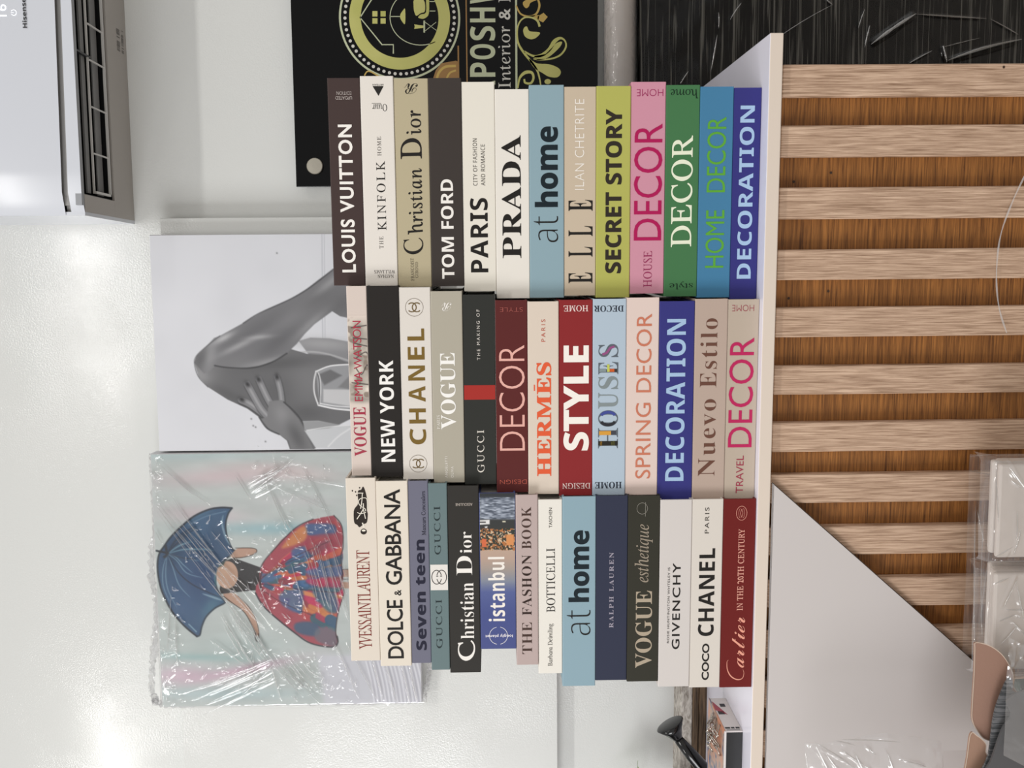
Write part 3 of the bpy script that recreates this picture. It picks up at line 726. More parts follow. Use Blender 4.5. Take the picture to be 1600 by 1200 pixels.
smC = smooth_pts([(X(y_), (1268 - (1083 - 1080) - x_ - 3) / 182 * th * .98, w_ * .0006) for (x_, y_), w_ in zip(ctr, wsC)], False, 6)
flat('spine_title', ribbon([(a_, b_) for a_, b_, _ in smC], [c_2 for _, _, c_2 in smC]), EY, ink((236, 164, 142)), b)
# small ornament on the dark olive book, oval on the dark red one
b, X, L, th = books[('left', 10)]
flat('ring_ornament', arc(X(125), .56 * th, .0078, .0072, 0, 360, .0005) + ribbon([(X(170), .46 * th), (X(90), .46 * th)], .0005), EY, ink((150, 146, 136)), b)
b, X, L, th = books[('left', 13)]
cx, cz = X(152), .44 * th; P = arc(cx, cz, .0098, .0072, 0, 360, .0006)
P += ribbon([(cx - .006, cz), (cx, cz + .0018), (cx + .006, cz)], .0005) + ribbon([(cx - .006, cz), (cx, cz - .0018), (cx + .006, cz)], .0005)
for sx in (1, -1):
    for sz in (1, -1): P += ribbon([(cx + sx * .0065, cz + sz * .0018), (cx + sx * .0055, cz + sz * .0032), (cx, cz + sz * .0040)], .0004)
flat('oval_emblem', P, EY, ink((226, 158, 140)), b)

# ------------------------------------------------------------------ air conditioner
YA = 1.575
acx, acz = WF.at(129, 336, YA)
ac = empty('air_conditioner', (acx, WALLY, acz))
tag(ac, 'white wall air conditioner with an open louvre slot, above the black sign', 'air conditioner')
acw = mat('white_ac_plastic', (206, 209, 216), 0.22, 0.5)
acg = mat('grey_ac_underside', (172, 166, 160), 0.4, 0.4)
AL = 0.86; AH = 0.29
def ay(y): return y - WALLY
def axz(px, py): x, z = WF.at(px, py, YA); return x - acx, z - acz
def uy(px): return 1500 * (CAM[2] - acz) / (px - 0) if False else (WALLY * (771 - 207.0) / (771 - px))
slot0, slot1 = uy(131) - WALLY, uy(177.5) - WALLY
sx0 = 0.034
# shell: front, sides, top
gz = WF.at(99, 0, YA)[1] - acz      # groove height at far right
zg0, zg1 = 0.018, 0.034
bm = bmesh.new()
f0 = ay(YA)
bm_box(bm, 0.0, AL, f0 + 0.004, 0, 0.0, AH, 0.0)
shell_prof = [(f0 + 0.012, 0.0), (0, 0.0), (0, AH), (f0 + 0.07, AH), (f0 + 0.012, AH - 0.04)]
bm.free()
# body built as side cheeks + top + back so that the slot is really open
prism_x('end_cap', [(f0 + 0.010, 0.0), (0, 0.0), (0, AH), (f0 + 0.06, AH), (f0 + 0.010, AH - 0.03)], 0.0, 0.006, acw, ac)
prism_x('end_cap', [(f0 + 0.010, 0.0), (0, 0.0), (0, AH), (f0 + 0.06, AH), (f0 + 0.010, AH - 0.03)], AL - 0.006, AL, acw, ac)
box('top_cover', 0.006, AL - 0.006, f0 + 0.06, 0, AH - 0.004, AH, acw, ac)
box('underside_plate', 0.0061, AL - 0.0061, slot1 + 0.0002, -0.0005, 0.0, 0.004, acg, ac)
box('underside_plate', 0.0061, sx0, f0 + 0.012, slot1, 0.0, 0.004, acg, ac)
box('air_channel', sx0, AL - 0.02, f0 + 0.02, -0.01, 0.075, 0.079, mat('black_channel', (10, 11, 13), 0.5), ac)
box('air_channel_wall', sx0, AL - 0.02, slot1 + 0.002, slot1 + 0.004, 0.004, 0.075, mat('black_channel', (10, 11, 13), 0.5), ac)
box('air_channel_end', sx0, sx0 + 0.002, f0 + 0.014, slot1, 0.004, 0.075, mat('black_channel', (10, 11, 13), 0.5), ac)
# front face with its slanting groove: lower trim, groove, large panel (slightly bowed)
g0, g1 = axz(107.5, 336)[1], axz(99, 336)[1]
h0, h1 = axz(94.5, 0)[1], axz(86, 0)[1]
xr0 = axz(94, 0)[0]
def bowed(name, zfun0, zfun1, y_out, m, bow=0.0, nx=24, nz=10):
    v = []; f = []
    for i in range(nx + 1):
        x = AL * i / nx
        for j in range(nz + 1):
            t = j / nz; z = zfun0(x) + (zfun1(x) - zfun0(x)) * t
            e = min(1, x / 0.012, (AL - x) / 0.012)
            v.append((x, f0 + y_out + 0.012 * (1 - e) ** 2 - bow * math.sin(math.pi * min(1, max(0, z / AH))), z))
    k = nz + 1
    for i in range(nx):
        for j in range(nz): f.append((i * k + j, (i + 1) * k + j, (i + 1) * k + j + 1, i * k + j + 1))
    return pydata(name, v, f, m, ac, smooth=True)
def lerp(a, b, x): return a + (b - a) * min(1.6, x / xr0)
box('inner_light_stop', 0.016, AL - 0.016, f0 + 0.0075, f0 + 0.0115, 0.0005, AH - 0.03, mat('grey_ac_groove', (150, 148, 146), 0.4), ac)  # added unseen backing that stops light leaking through the groove
box('inner_roof', 0.0065, AL - 0.0065, f0 + 0.012, -0.001, 0.0795, 0.083, mat('grey_ac_groove', (150, 148, 146), 0.4), ac)
bowed('lower_trim', lambda x: 0.0, lambda x: lerp(g0, h0, x), 0.0, acw)
bowed('groove', lambda x: lerp(g0, h0, x), lambda x: lerp(g1, h1, x), 0.006, mat('grey_ac_groove', (150, 148, 146), 0.4), nz=2)
bowed('front_panel', lambda x: lerp(g1, h1, x), lambda x: AH - 0.01, -0.001, acw, bow=0.004)
box('vent_lip', 0.016, AL - 0.016, f0 + 0.0005, slot0, 0.0002, 0.010, mat('grey_lip', (146, 148, 152), 0.4), ac)
# louvre flap: a frame with ribs, hanging in the slot
lvm = mat('louvre_plastic', (206, 204, 200), 0.35)
lvd = mat('louvre_grey', (132, 132, 132), 0.4)
L0, L1 = uy(151.5) - WALLY, uy(174.5) - WALLY
lx0 = sx0 + 0.006; lx1 = AL - 0.03
for (ya, yb, z0, z1, mm) in ((L0 - 0.001, L0 + 0.002, 0.004, 0.007, lvm), (L1 - 0.003, L1, 0.001, 0.005, lvm), (uy(146) - WALLY, L0 - 0.001, 0.010, 0.013, lvd), (uy(164) - WALLY, L1 - 0.006, 0.012, 0.014, lvd)):
    box('louvre_bar', lx0, lx1, ya, yb, z0, z1, mm, ac)
box('louvre_bar', lx0, lx0 + 0.004, L0, L1, 0.001, 0.006, lvm, ac)
for py in (232, 156, 79, 20, -60, -140):
    x = axz(150, py)[0]
    box('louvre_rib', x, x + 0.0022, L0, L1 - 0.001, 0.002, 0.0045, lvm, ac)
box('fan_blade_rod', axz(150, 74)[0], axz(150, 74)[0] + 0.003, slot0 + 0.002, L0 + 0.012, 0.004, 0.01, mat('dark_rod', (40, 40, 44), 0.4), ac)
# maker's lettering, display and small print
x0_, z0_ = axz(43.5, 45); x1_, z1_ = axz(36, -1)
letters('maker_lettering', 'Hisense', 'sb', x0_, x1_, axz(43.5, 20)[1], axz(36.3, 20)[1], f0 - 0.0052, mat('black_print', (30, 30, 32), 0.4), ac)
disp = mat('lit_display', (240, 244, 250), 0.4)
dn = disp.node_tree.nodes['Principled BSDF']; dn.inputs['Emission Color'].default_value = (1, 1, 1, 1); dn.inputs['Emission Strength'].default_value = 0.5
letters('display_digits', '16', 's', axz(10, 27)[0], axz(10, 8)[0], axz(13, 20)[1], axz(-3, 20)[1], f0 - 0.0052, disp, ac)
flat('power_symbol', arc(axz(24, 21)[0], axz(24, 21)[1], .0042, .0042, 120, 420, .0011, 20) + ribbon([(axz(24, 21)[0], axz(24, 21)[1]), (axz(24, 21)[0], axz(24, 21)[1] + .0044)], .0009), f0 - 0.0052, disp, ac)
bars = []
rr = random.Random(3)
for k in range(16):
    xb = axz(150, 34 - k * 2.6)[0]
    for (ua, ub) in ((uy(189) - WALLY, uy(193.5) - WALLY), (uy(196) - WALLY, uy(199) - WALLY)):
        if rr.random() < .8: bars.append((xb, xb + rr.uniform(.001, .0024), ua + 0.012, ub + 0.012))
bm = bmesh.new()
for xa, xb, ya, yb in bars:
    bm.faces.new([bm.verts.new(p) for p in ((xa, ya, -0.0004), (xb, ya, -0.0004), (xb, yb, -0.0004), (xa, yb, -0.0004))])
from_bm('small_print', bm, mat('grey_print', (110, 106, 102), 0.5), ac)

# ------------------------------------------------------------------ black sign
YS = WALLY - 0.025
sx, sz0 = WF.at(463, 292, YS)
_, sz1 = WF.at(455, 20, YS); _, szb = WF.at(934, 130, YS)
sign = empty('acrylic_sign', (sx, YS, szb))
tag(sign, 'glossy black acrylic sign with gold round emblem and lettering on the wall', 'sign')
zt = max(sz0, sz1) - szb
black = mat('black_acrylic', (5, 5, 6), 0.06, 0.2)
box('sign_panel', 0, 0.86, 0, 0.006, 0, zt, black, sign, bevel=0.0008)
def sp(px, py): x, z = WF.at(px, py, YS); return (x - sx, z - szb)
gold = grain_mat('gold_print', (176, 176, 96), (196, 192, 120), (9, 9, 9), 0.35, 2, .3, .7, bump=0.0)
golddk = mat('bronze_print', (150, 112, 62), 0.35)
goldlt = mat('pale_gold_print', (186, 192, 160), 0.35)
silver = mat('silver_print', (202, 200, 192), 0.35)
cx, cz = sp(624.5, 28); S = 1 / (F_PX / (YS * FW[1] / 0.995))   # metres per pixel
S = abs(sp(624.5, 128)[0] - cx) / 100
flat('emblem_ring', arc(cx, cz, 71.5 * S, 71.5 * S, 0, 360, 18.5 * S, 96), -0.0004, gold, sign)
flat('outer_ring', arc(cx, cz, 95.5 * S, 95.5 * S, 0, 360, 3.2 * S, 96), -0.0004, goldlt, sign)
flat('ring_dots', [disc(cx + 87.5 * S * math.cos(math.radians(a)), cz + 87.5 * S * math.sin(math.radians(a)), 2.6 * S, 12) for a in np.arange(0, 360, 6)], -0.0004, silver, sign)
A = lambda px, py: sp(520 + px * .1375, py * .1375)
T = []
for pl, w in (([(560, -190), (310, 200), (560, 508), (688, 508), (688, 610)], 2.0), ([(560, -190), (688, -190), (688, -300)], 2.0)):
    T += ribbon([A(*q) for q in pl], w * S)
T += [p for p in ribbon([A(1000 + 350 * math.cos(t), 195 + 318 * math.sin(t)) for t in np.linspace(math.radians(62), math.radians(298), 40)], 1.3 * S)]
T += ribbon([A(650, 188), A(775, 188)], 1.3 * S)
T += ribbon([A(1100, 18), A(1165, 18)], 1.2 * S) + ribbon([A(1100, 126), A(1165, 126)], 1.2 * S)
T += ribbon([A(1045, 250), A(1175, 345)], .9 * S) + ribbon([A(1045, 355), A(1175, 252)], .9 * S)
T += [[A(1030, 235), A(1048, 235), A(1048, 370), A(1030, 370)]]
flat('house_outline', T, -0.0004, goldlt, sign)
T = [[A(x, y), A(x + 58, y), A(x + 58, y + 62), A(x, y + 62)] for x in (450, 543) for y in (127, 208)]
T += [[A(*q) for q in smooth_pts([(822, 105), (822, 268), (795, 255), (770, 215), (765, 188), (772, 155), (797, 120)], True, 3)]]
T += [[A(*q) for q in smooth_pts([(925, 0), (1010, -10), (1045, 30), (1045, 130), (1000, 150), (950, 180), (925, 130), (918, 60)], True, 4)]]
T += [[A(*q) for q in smooth_pts([(970, 200), (1000, 165), (1060, 140), (1060, -20), (1092, -20), (1092, 150), (1060, 200), (1020, 215)], True, 3)]]
T += [[A(925, 278), A(1030, 292), A(1030, 318), A(925, 328), A(932, 303)]]
for P_1 in T: flat('furniture_motif', [P_1], -0.0005, gold, sign)
flat('border_lines', ribbon([sp(727.5, -60), sp(730, 140)], 2 * S) , -0.0003, golddk, sign)
flat('border_lines', ribbon([sp(806, -60), sp(807, 145)], 3.2 * S), -0.0003, goldlt, sign)
# big name
def sgt(name, s, sty, ya, yb, xa, xb, m, sp_=1.0):
    x0, z0 = sp(xb, ya); x1, _ = sp(xb, yb); _, z1 = sp(xa, ya)
    letters(name, s, sty, x0, x1, z0, z1, -0.0004, m, sign, space=sp_)
B = lambda py: py * .1437
for ch, ya, yb in (('P', 835, 680), ('O', 645, 480), ('S', 440, 285), ('H', 243, 82), ('W', 40, -190)):
    sgt('sign_lettering', ch, 'sb', B(ya), B(yb), 734.5, 774, goldlt)
sgt('sign_lettering', 'A', 'sb', 152, 126, 734.5, 774, goldlt)
sgt('sign_small_lettering', 'Interior', 'r', B(958), B(285), 779, 798, silver, 1.05)
sgt('sign_small_lettering', '&', 'pm', B(215), B(92), 779.5, 797.5, silver)
sgt('sign_small_lettering', 'D', 'rm', B(25), B(-110), 779, 797.5, silver)
# scroll ornament
Q = lambda px, py: sp(720 + px * .1437, py * .1437)
def rib(pts, ws, k=6):
    n = len(pts); sm = smooth_pts([(*p, w) for p, w in zip(pts, ws)], False, k)
    return ribbon([Q(a, b) for a, b, _ in sm], [max(0.2, w) * .1437 * S for _, _, w in sm])
def blobp(pts): return [[Q(*p) for p in smooth_pts(pts, True, 5)]]
T = []
T += rib([(858, 290), (835, 230), (780, 195), (700, 190), (640, 240), (612, 340), (625, 470), (690, 580), (780, 690), (840, 790), (870, 930)], [26, 24, 20, 18, 16, 18, 22, 26, 22, 20, 14])
T += blobp([(690, 300), (720, 290), (750, 340), (860, 355), (820, 410), (760, 428), (700, 400), (678, 340)])
T += rib([(690, 560), (790, 610), (880, 600), (960, 540), (1020, 450), (1085, 415), (1135, 450), (1140, 520), (1080, 600), (980, 640), (860, 650), (790, 640)], [20, 24, 36, 40, 44, 26, 18, 20, 20, 18, 16, 12])
T += blobp([(880, 640), (960, 600), (1040, 520), (1100, 470), (1060, 540), (990, 600), (1000, 630), (900, 655)]) if False else []
T += blobp([(800, 610), (900, 600), (980, 530), (1040, 470), (1100, 455), (1070, 520), (950, 625), (840, 655)])
T += blobp([(740, 640), (830, 690), (960, 700), (1060, 740), (1088, 790), (1050, 840), (960, 835), (880, 790), (800, 740)])
T += rib([(620, 960), (640, 850), (700, 790), (770, 790), (790, 850), (760, 905), (700, 900), (690, 860)], [14, 24, 36, 30, 26, 24, 24, 20])
T += [[Q(945 + 36 * math.cos(t / 8 * math.pi), 888 + 28 * math.sin(t / 8 * math.pi)) for t in range(16)]]
flat('scroll_ornament', T, -0.0005, gold, sign)
T = rib([(600, 60), (650, 150), (740, 180), (820, 150), (855, 60), (830, -30)], [18, 18, 22, 22, 24, 20])
T += blobp([(680, 20), (740, -10), (840, -10), (760, 30), (740, 70), (710, 90), (680, 60)])
T += [[Q(*p) for p in ((835, 180), (900, 140), (945, 185), (895, 245), (835, 215))]]
T += rib([(700, 185), (780, 180), (850, 190)], [14, 24, 50])
flat('scroll_ornament', T, -0.0004, mat('amber_print', (190, 160, 84), .35), sign)
R_ = lambda px, py: A(px, py)
T = [[R_(*p) for p in ((1140, 890), (1170, 800), (1230, 720), (1400, 690), (1420, 700), (1420, 900))]]
flat('corner_flourish', T, -0.0004, golddk, sign)
AMB = mat('amber_print', (190, 160, 84), .35)
flat('corner_flourish', ribbon([R_(*p) for p in smooth_pts([(1180, 900), (1210, 820), (1280, 760), (1400, 750)], False, 5)], 4 * S), -0.0005, AMB, sign)
flat('corner_flourish', ribbon([R_(*p) for p in smooth_pts([(360, 860), (390, 815), (440, 820), (540, 880)], False, 5)], 2 * S), -0.0005, AMB, sign)
T = ribbon([R_(*p) for p in smooth_pts([(1290, 900), (1330, 830), (1400, 800)], False, 5)], 3 * S)
flat('corner_flourish', ribbon([R_(1425, 520), R_(1430, 1000)], 2.4 * S), -0.0006, golddk, sign)
flat('corner_flourish', T, -0.0005, mat('amber_print', (190, 160, 84), .35), sign)
# stand-off caps
steel = mat('brushed_steel', (196, 190, 176), 0.28, 0.5, 1.0)
for px, py in ((492.5, 260), (460.5 + 5, 3)):
    x, z = sp(px, py)
    if py < 100: x += 0; z = z
for (x, z) in (sp(492.5, 260), (0.82, sp(492.5, 260)[1]), (sp(492.5, 260)[0], 0.04), (0.82, 0.04)):
    v = []; f = []; n = 28; r = 13.2 * S
    prof = [(r, 0.0), (r, -0.006), (r * .93, -0.0072), (r * .3, -0.0076)]
    for rr_, yy in prof:
        for k in range(n): t = 2 * math.pi * k / n; v.append((x + rr_ * math.cos(t), yy - .0002, z + rr_ * math.sin(t)))
    for i in range(3):
        for k in range(n): f.append((i * n + k, i * n + (k + 1) % n, (i + 1) * n + (k + 1) % n, (i + 1) * n + k))
    f.append(tuple(range(3 * n, 4 * n)))
    pydata('standoff_cap', v, f, steel, sign)
    tube('standoff_post', [(x, 0.0065, z), (x, 0.0248, z)], [0.006, 0.006], steel, sign, 12)

# ------------------------------------------------------------------ canvases
YB = WALLY - 0.034
GY = YB - 0.030
gx1, gz1 = WF.at(232.5, 367, GY); gx0, _ = WF.at(249, 705.5, GY)
gz1 = WF.at(240.5, 536, GY)[1]
gz0 = WF.at(690, 500, GY)[1]
gc = empty('canvas_picture', ((gx0 + gx1) / 2, YB, gz0))
tag(gc, 'black and white canvas picture of a bent arm, a hand and a drinking glass', 'picture')
gl_o = ((gx0 + gx1) / 2, YB, gz0)
cw = (gx1 - gx0) / 2
box('canvas_body', -cw, cw, GY - YB + 0.0004, -0.0003, 0, gz1 - gz0, mat('white_canvas_edge', (214, 214, 216), 0.7), gc, bevel=0.0015)
def Zg(p): return (220 + p[0] * .3083, 340 + p[1] * .3083)
def gray_paint(P):
    p = Paint(P, (212, 213, 218)); z = lambda pts: [Zg(q) for q in pts]
    n = vnoise(P, 60, 2, 2); p.C += ((n - .5) * 8)[:, None]
    p.line(z([(918, 70), (922, 640)]), 1.6, (176, 178, 184), .7); p.line(z([(930, 70), (934, 640)]), 1.2, (170, 172, 178), .6)
    # upper body and hip
    p.poly(z([(800, 625), (860, 608), (960, 612), (1060, 630), (1500, 640), (1500, 800), (900, 760)]), (134, 134, 137), 1.2, smooth=False)
    p.blob(Zg((930, 640)), 50, 10, 4, (168, 168, 170), .7)
    p.line(z([(740, 690), (860, 680), (960, 695), (1080, 735)]), 2.6, (176, 176, 178), .9, 1.4)
    torso = z([(272, 735), (285, 700), (340, 650), (400, 600), (520, 560), (740, 660), (840, 690), (960, 700), (1060, 740), (1400, 760), (1400, 1010), (1060, 1022), (1000, 1052), (900, 1030), (820, 1032), (880, 1165), (920, 1300), (800, 1300), (740, 1130), (700, 1098), (640, 1070), (600, 1012), (540, 968), (440, 922), (340, 858), (295, 806)])
    m = p.poly(torso, (106, 106, 108), 1.0)
    for c, rx, ry, a, col, al in (((330, 790), 20, 26, 60, (132, 132, 134), .8), ((300, 800), 10, 22, -50, (170, 170, 172), .5), ((560, 850), 60, 26, 20, (96, 96, 98), .6), ((860, 820), 45, 40, 0, (124, 124, 126), .7), ((700, 740), 60, 10, -6, (84, 84, 86), .7), ((840, 990), 30, 14, 0, (80, 80, 82), .5), ((450, 900), 40, 9, 26, (84, 84, 86), .6), ((700, 880), 26, 30, 0, (88, 88, 90), .5)):
        p.blob(Zg(c), rx, ry, a, col, al, m)
    # arm
    arm = z([(272, 735), (283, 700), (330, 655), (372, 610), (400, 600), (530, 528), (640, 465), (760, 412), (840, 362), (900, 315), (975, 262), (1060, 200), (1400, 60), (1400, 520), (1050, 508), (1010, 500), (970, 474), (880, 540), (830, 590), (790, 640), (740, 688), (690, 720), (600, 752), (500, 765), (420, 760), (375, 752), (355, 775), (320, 790)])
    m = p.poly(arm, (118, 118, 121), 1.0)
    for c, rx, ry, a, col, al in (((620, 560), 75, 16, -28, (98, 98, 101), .8), ((700, 620), 45, 16, -38, (92, 92, 95), .7), ((820, 470), 60, 14, -33, (142, 142, 145), .6), ((500, 648), 34, 5, -26, (168, 168, 170), .75), ((600, 606), 20, 3.5, -6, (172, 172, 174), .7), ((350, 700), 10, 26, 10, (160, 160, 162), .6), ((300, 720), 9, 20, 20, (86, 86, 88), .6), ((480, 735), 40, 8, -4, (120, 120, 122), .6), ((640, 735), 45, 6, -12, (150, 150, 152), .8), ((900, 400), 40, 12, -38, (96, 96, 98), .6), ((960, 330), 30, 7, -38, (170, 170, 172), .6), ((1000, 440), 40, 20, -20, (100, 100, 102), .7), ((420, 610), 18, 5, -28, (190, 190, 192), .8), ((860, 540), 34, 7, -42, (156, 156, 158), .6)):
        p.blob(Zg(c), rx, ry, a, col, al, m)
    p.line(z([(520, 535), (600, 485), (760, 412), (860, 352), (975, 262)]), 2.0, (70, 70, 72), .8, 1)
    p.line(z([(375, 750), (440, 760), (560, 762), (660, 735), (740, 688)]), 2.2, (60, 60, 62), .85, 1.2)
    p.line(z([(400, 600), (330, 655), (283, 700), (272, 740), (292, 806), (340, 858)]), 1.6, (80, 80, 82), .7, 1)
    # hand
    hm = (128, 128, 131)
    for f_, w in (([(508, 925), (560, 950), (640, 1010), (700, 1060)], 10), ([(540, 845), (570, 900), (610, 970), (650, 1015)], 10.5), ([(598, 820), (625, 880), (650, 930), (680, 975)], 10), ([(690, 810), (704, 860), (712, 905), (715, 945)], 9)):
        p.line([(a + .8, b + 2.0) for a, b in z(f_)], w + 1.5, (62, 62, 64), .75, 1.6)
        p.line(z(f_), w, hm, 1, 1.0); p.line([(a - .6, b - 1.4) for a, b in z(f_)], w * .35, (164, 164, 166), .7, 1.4)
    palm = z([(640, 1010), (650, 930), (715, 925), (760, 975), (800, 1020), (830, 1080), (870, 1165), (920, 1300), (800, 1300), (750, 1130), (700, 1098), (650, 1070), (610, 1020)])
    m = p.poly(palm, (120, 120, 122), 1.0)
    p.blob(Zg((720, 1000)), 12, 18, -30, (146, 146, 148), .7, m); p.blob(Zg((790, 1110)), 10, 26, -28, (84, 84, 86), .7, m)
    p.line(z([(725, 935), (770, 975), (812, 1025), (850, 1100), (884, 1165)]), 2.4, (64, 64, 66), .8, 1)
    for c, a in (((512, 922), 30), ((541, 845), 55), ((597, 820), 60), ((690, 808), 80)): p.blob(Zg(c), 5.5, 3.4, a, (48, 48, 50), .98)
    # thumb side shadow
    p.line(z([(600, 1012), (640, 1068), (700, 1098)]), 2.4, (60, 60, 62), .8, 1)
    # sheet / cloth
    m = p.poly(z([(830, 1080), (960, 1060), (1060, 1050), (1400, 1040), (1400, 1180), (885, 1166)]), (196, 198, 201), 1.2)
    p.poly(z([(822, 1032), (900, 1030), (1010, 1050), (950, 1068), (830, 1078)]), (150, 151, 153), 1.2)
    p.line(z([(1060, 1070), (1000, 1110), (950, 1160)]), 2, (226, 226, 228), .8, 1.5); p.line(z([(840, 1078), (960, 1060), (1060, 1052)]), 1.4, (224, 224, 226), .8)
    # glass
    g = z([(888, 780), (960, 750), (1060, 742), (1300, 735), (1300, 985), (1060, 978), (980, 970), (905, 952)])
    m = p.poly(g, (150, 151, 154), 1.0)
    p.poly(z([(925, 870), (1060, 872), (1300, 872), (1300, 960), (1060, 955), (925, 935)]), (196, 196, 198), 1.5)
    p.poly(z([(900, 795), (960, 770), (1020, 800), (930, 850)]), (96, 96, 98), 2.0, .8); p.poly(z([(1000, 860), (1060, 800), (1060, 870)]), (118, 118, 120), 2, .8)
    for l_, w in (([(888, 780), (960, 752), (1060, 744)], 2), ([(905, 952), (980, 968), (1060, 976)], 2.4), ([(900, 940), (980, 954), (1060, 960)], 1.4)): p.line(z(l_), w, (238, 238, 240), .95, .9)
    p.line(z([(888, 780), (878, 830), (880, 890), (900, 952)]), 2.2, (222, 222, 224), .95, .9); p.line(z([(888, 780), (905, 800), (912, 870), (905, 945)]), 1.8, (214, 214, 216), .9, .9)
    p.line(z([(893, 785), (905, 830), (906, 900), (903, 945)]), 1.4, (60, 60, 62), .7)
    for c in ((560, 1020), (570, 1055), (582, 1062), (632, 1135), (690, 180)): p.blob(Zg(c), 1.3, 1.3, 0, (90, 90, 92), .8)
    return p.C
painted_sheet('printed_picture', WF, gx0 + .0012, gx1 - .0012, gz0 + .001, gz1 - .0012, GY, 0.0013, gray_paint, painted_mat('canvas_print', .42, .35), gc, gl_o)

UY = YB - 0.032
ux1, uz1 = WF.at(238, 709, UY); ux0, _ = WF.at(400, 1103, UY)
uz1 = WF.at(243.5, 900, UY)[1]; uz0 = WF.at(658.5, 1050, UY)[1]
uc = empty('canvas_painting', ((ux0 + ux1) / 2, YB, uz0))
tag(uc, 'plastic-wrapped canvas painting of a figure in a colourful skirt under a blue umbrella', 'picture')
uo = ((ux0 + ux1) / 2, YB, uz0); uw = (ux1 - ux0) / 2
box('canvas_body', -uw, uw, UY - YB + 0.0004, -0.0003, 0, uz1 - uz0, mat('white_canvas_edge', (214, 214, 216), 0.7), uc, bevel=0.0015)
def Zu(p): return (210 + p[0] * .3583, 690 + p[1] * .3583)
def Zv(p): return (230 + p[0] * .19173, 780 + p[1] * .19173)
def Zk(p): return (430 + p[0] * .2, 780 + p[1] * .2)
def umb_paint(P):
    p = Paint(P, (190, 197, 195)); u = lambda pts: [Zu(q) for q in pts]; v = lambda pts: [Zv(q) for q in pts]
    sx_ = vnoise(np.c_[P[:, 0] / 3.2, P[:, 1]], 14, 8, 3)
    for c, rx, ry, a, col, al in (((400, 150), 110, 14, -4, (206, 186, 190), .8), ((300, 320), 70, 14, 4, (204, 186, 192), .7), ((650, 130), 90, 12, 6, (212, 196, 196), .7), ((620, 380), 110, 10, 0, (146, 182, 190), .8), ((700, 260), 70, 10, 0, (206, 204, 206), .6),
                                  ((250, 60), 120, 9, 0, (174, 196, 198), .6), ((300, 940), 80, 6, 2, (150, 186, 186), .8), ((220, 1020), 60, 14, 0, (210, 180, 196), .8), ((520, 985), 80, 7, -12, (206, 164, 186), .8), ((450, 900), 90, 24, 0, (176, 190, 188), .7), ((800, 930), 60, 12, 0, (200, 204, 204), .6), ((400, 1100), 120, 10, 0, (176, 200, 204), .6), ((170, 700), 30, 60, 0, (184, 194, 190), .5)):
        p.blob(Zu(c), rx, ry, a, col, al)
    p.C += ((sx_ - .5) * 16)[:, None]
    # the paler right-hand zone under a folded sheet; fold highlights and shade painted as lines
    p.poly(u([(800, 930), (830, 1170), (1260, 1160), (1260, 880), (1000, 930)]), (204, 204, 212), 6, .9)
    for k in range(14):
        x = 1010 + k * 17; p.line(u([(x, 960), (x + 22, 1050), (x + 38, 1150)]), 2.0, (232, 232, 238), .8, 1.2); p.line(u([(x + 8, 960), (x + 30, 1050), (x + 46, 1150)]), 1.6, (176, 174, 186), .6, 1.2)
    # umbrella
    U = v([(690, 72), (600, 68), (500, 85), (380, 140), (270, 230), (190, 310), (140, 380), (105, 430), (85, 500), (85, 600), (110, 720), (160, 830), (220, 940), (300, 1030), (370, 1095), (405, 1118), (430, 1105), (445, 1040), (480, 960), (550, 890), (625, 850), (630, 830), (590, 770), (560, 700), (560, 620), (600, 540), (650, 480), (720, 430), (690, 400), (650, 300), (640, 200), (660, 120)])
    m = p.poly(U, (52, 84, 118), 1.0)
    for c, rx, ry, a, col, al in (((480, 200), 32, 16, -40, (62, 100, 134), .8), ((560, 300), 18, 34, 0, (44, 76, 108), .7), ((300, 560), 36, 20, 60, (46, 78, 116), .7), ((300, 850), 30, 28, 40, (60, 92, 130), .8), ((220, 420), 16, 26, 20, (30, 56, 84), .8), ((450, 640), 26, 34, 10, (40, 68, 110), .8), ((520, 880), 22, 10, -50, (78, 122, 142), .7), ((400, 120), 40, 7, -28, (74, 116, 140), .7)):
        p.blob(Zv(c), rx, ry, a, col, al, m)
    p.line(v([(690, 72), (600, 68), (500, 85), (380, 140), (270, 230), (190, 310), (140, 380), (100, 440), (85, 520), (90, 620), (120, 750), (200, 910), (300, 1030), (405, 1118)]), 2.8, (28, 36, 48), .95, 1)
    p.line(v([(690, 75), (660, 120), (640, 200), (650, 300), (690, 400), (720, 430), (650, 480), (600, 540)]), 2.4, (28, 40, 52), .95, 1)
    p.line(v([(560, 620), (560, 700), (590, 770), (630, 830), (625, 850), (550, 890), (480, 960), (445, 1040), (430, 1105), (405, 1118)]), 2.4, (30, 44, 58), .95, 1)
    hub = (165, 445)
    for q in ([(260, 380), (360, 345)], [(300, 410), (480, 410), (540, 420)], [(230, 340), (390, 245)], [(260, 300), (400, 220)]): p.line(v([hub] + q), 2.4, (28, 48, 70) if q[0][1] < 350 else (120, 158, 172), .8, 1.2, taper=True)
    for q in ([(240, 500), (320, 600), (450, 640)], [(210, 560), (260, 700), (350, 800)], [(150, 600), (170, 740), (240, 880)], [(300, 480), (420, 500)], [(230, 470), (300, 540), (370, 600)], [(130, 560), (130, 700), (180, 830)]): p.line(v([hub] + q), 1.6, (134, 164, 180), .75, 1.1, taper=True)
    for q in ([(250, 590), (360, 690), (500, 760), (600, 800)], [(300, 480), (400, 490)], [(220, 380), (330, 290)]): p.line(v([hub] + q), 2.0, (26, 40, 62), .85, 1, taper=True)
    p.line(v([(620, 130), (610, 200), (640, 310), (680, 380)]), 3, (140, 166, 180), .8, 1.5, taper=True); p.line(v([(340, 210), (480, 140), (640, 100)]), 1.6, (120, 150, 170), .6, 1)
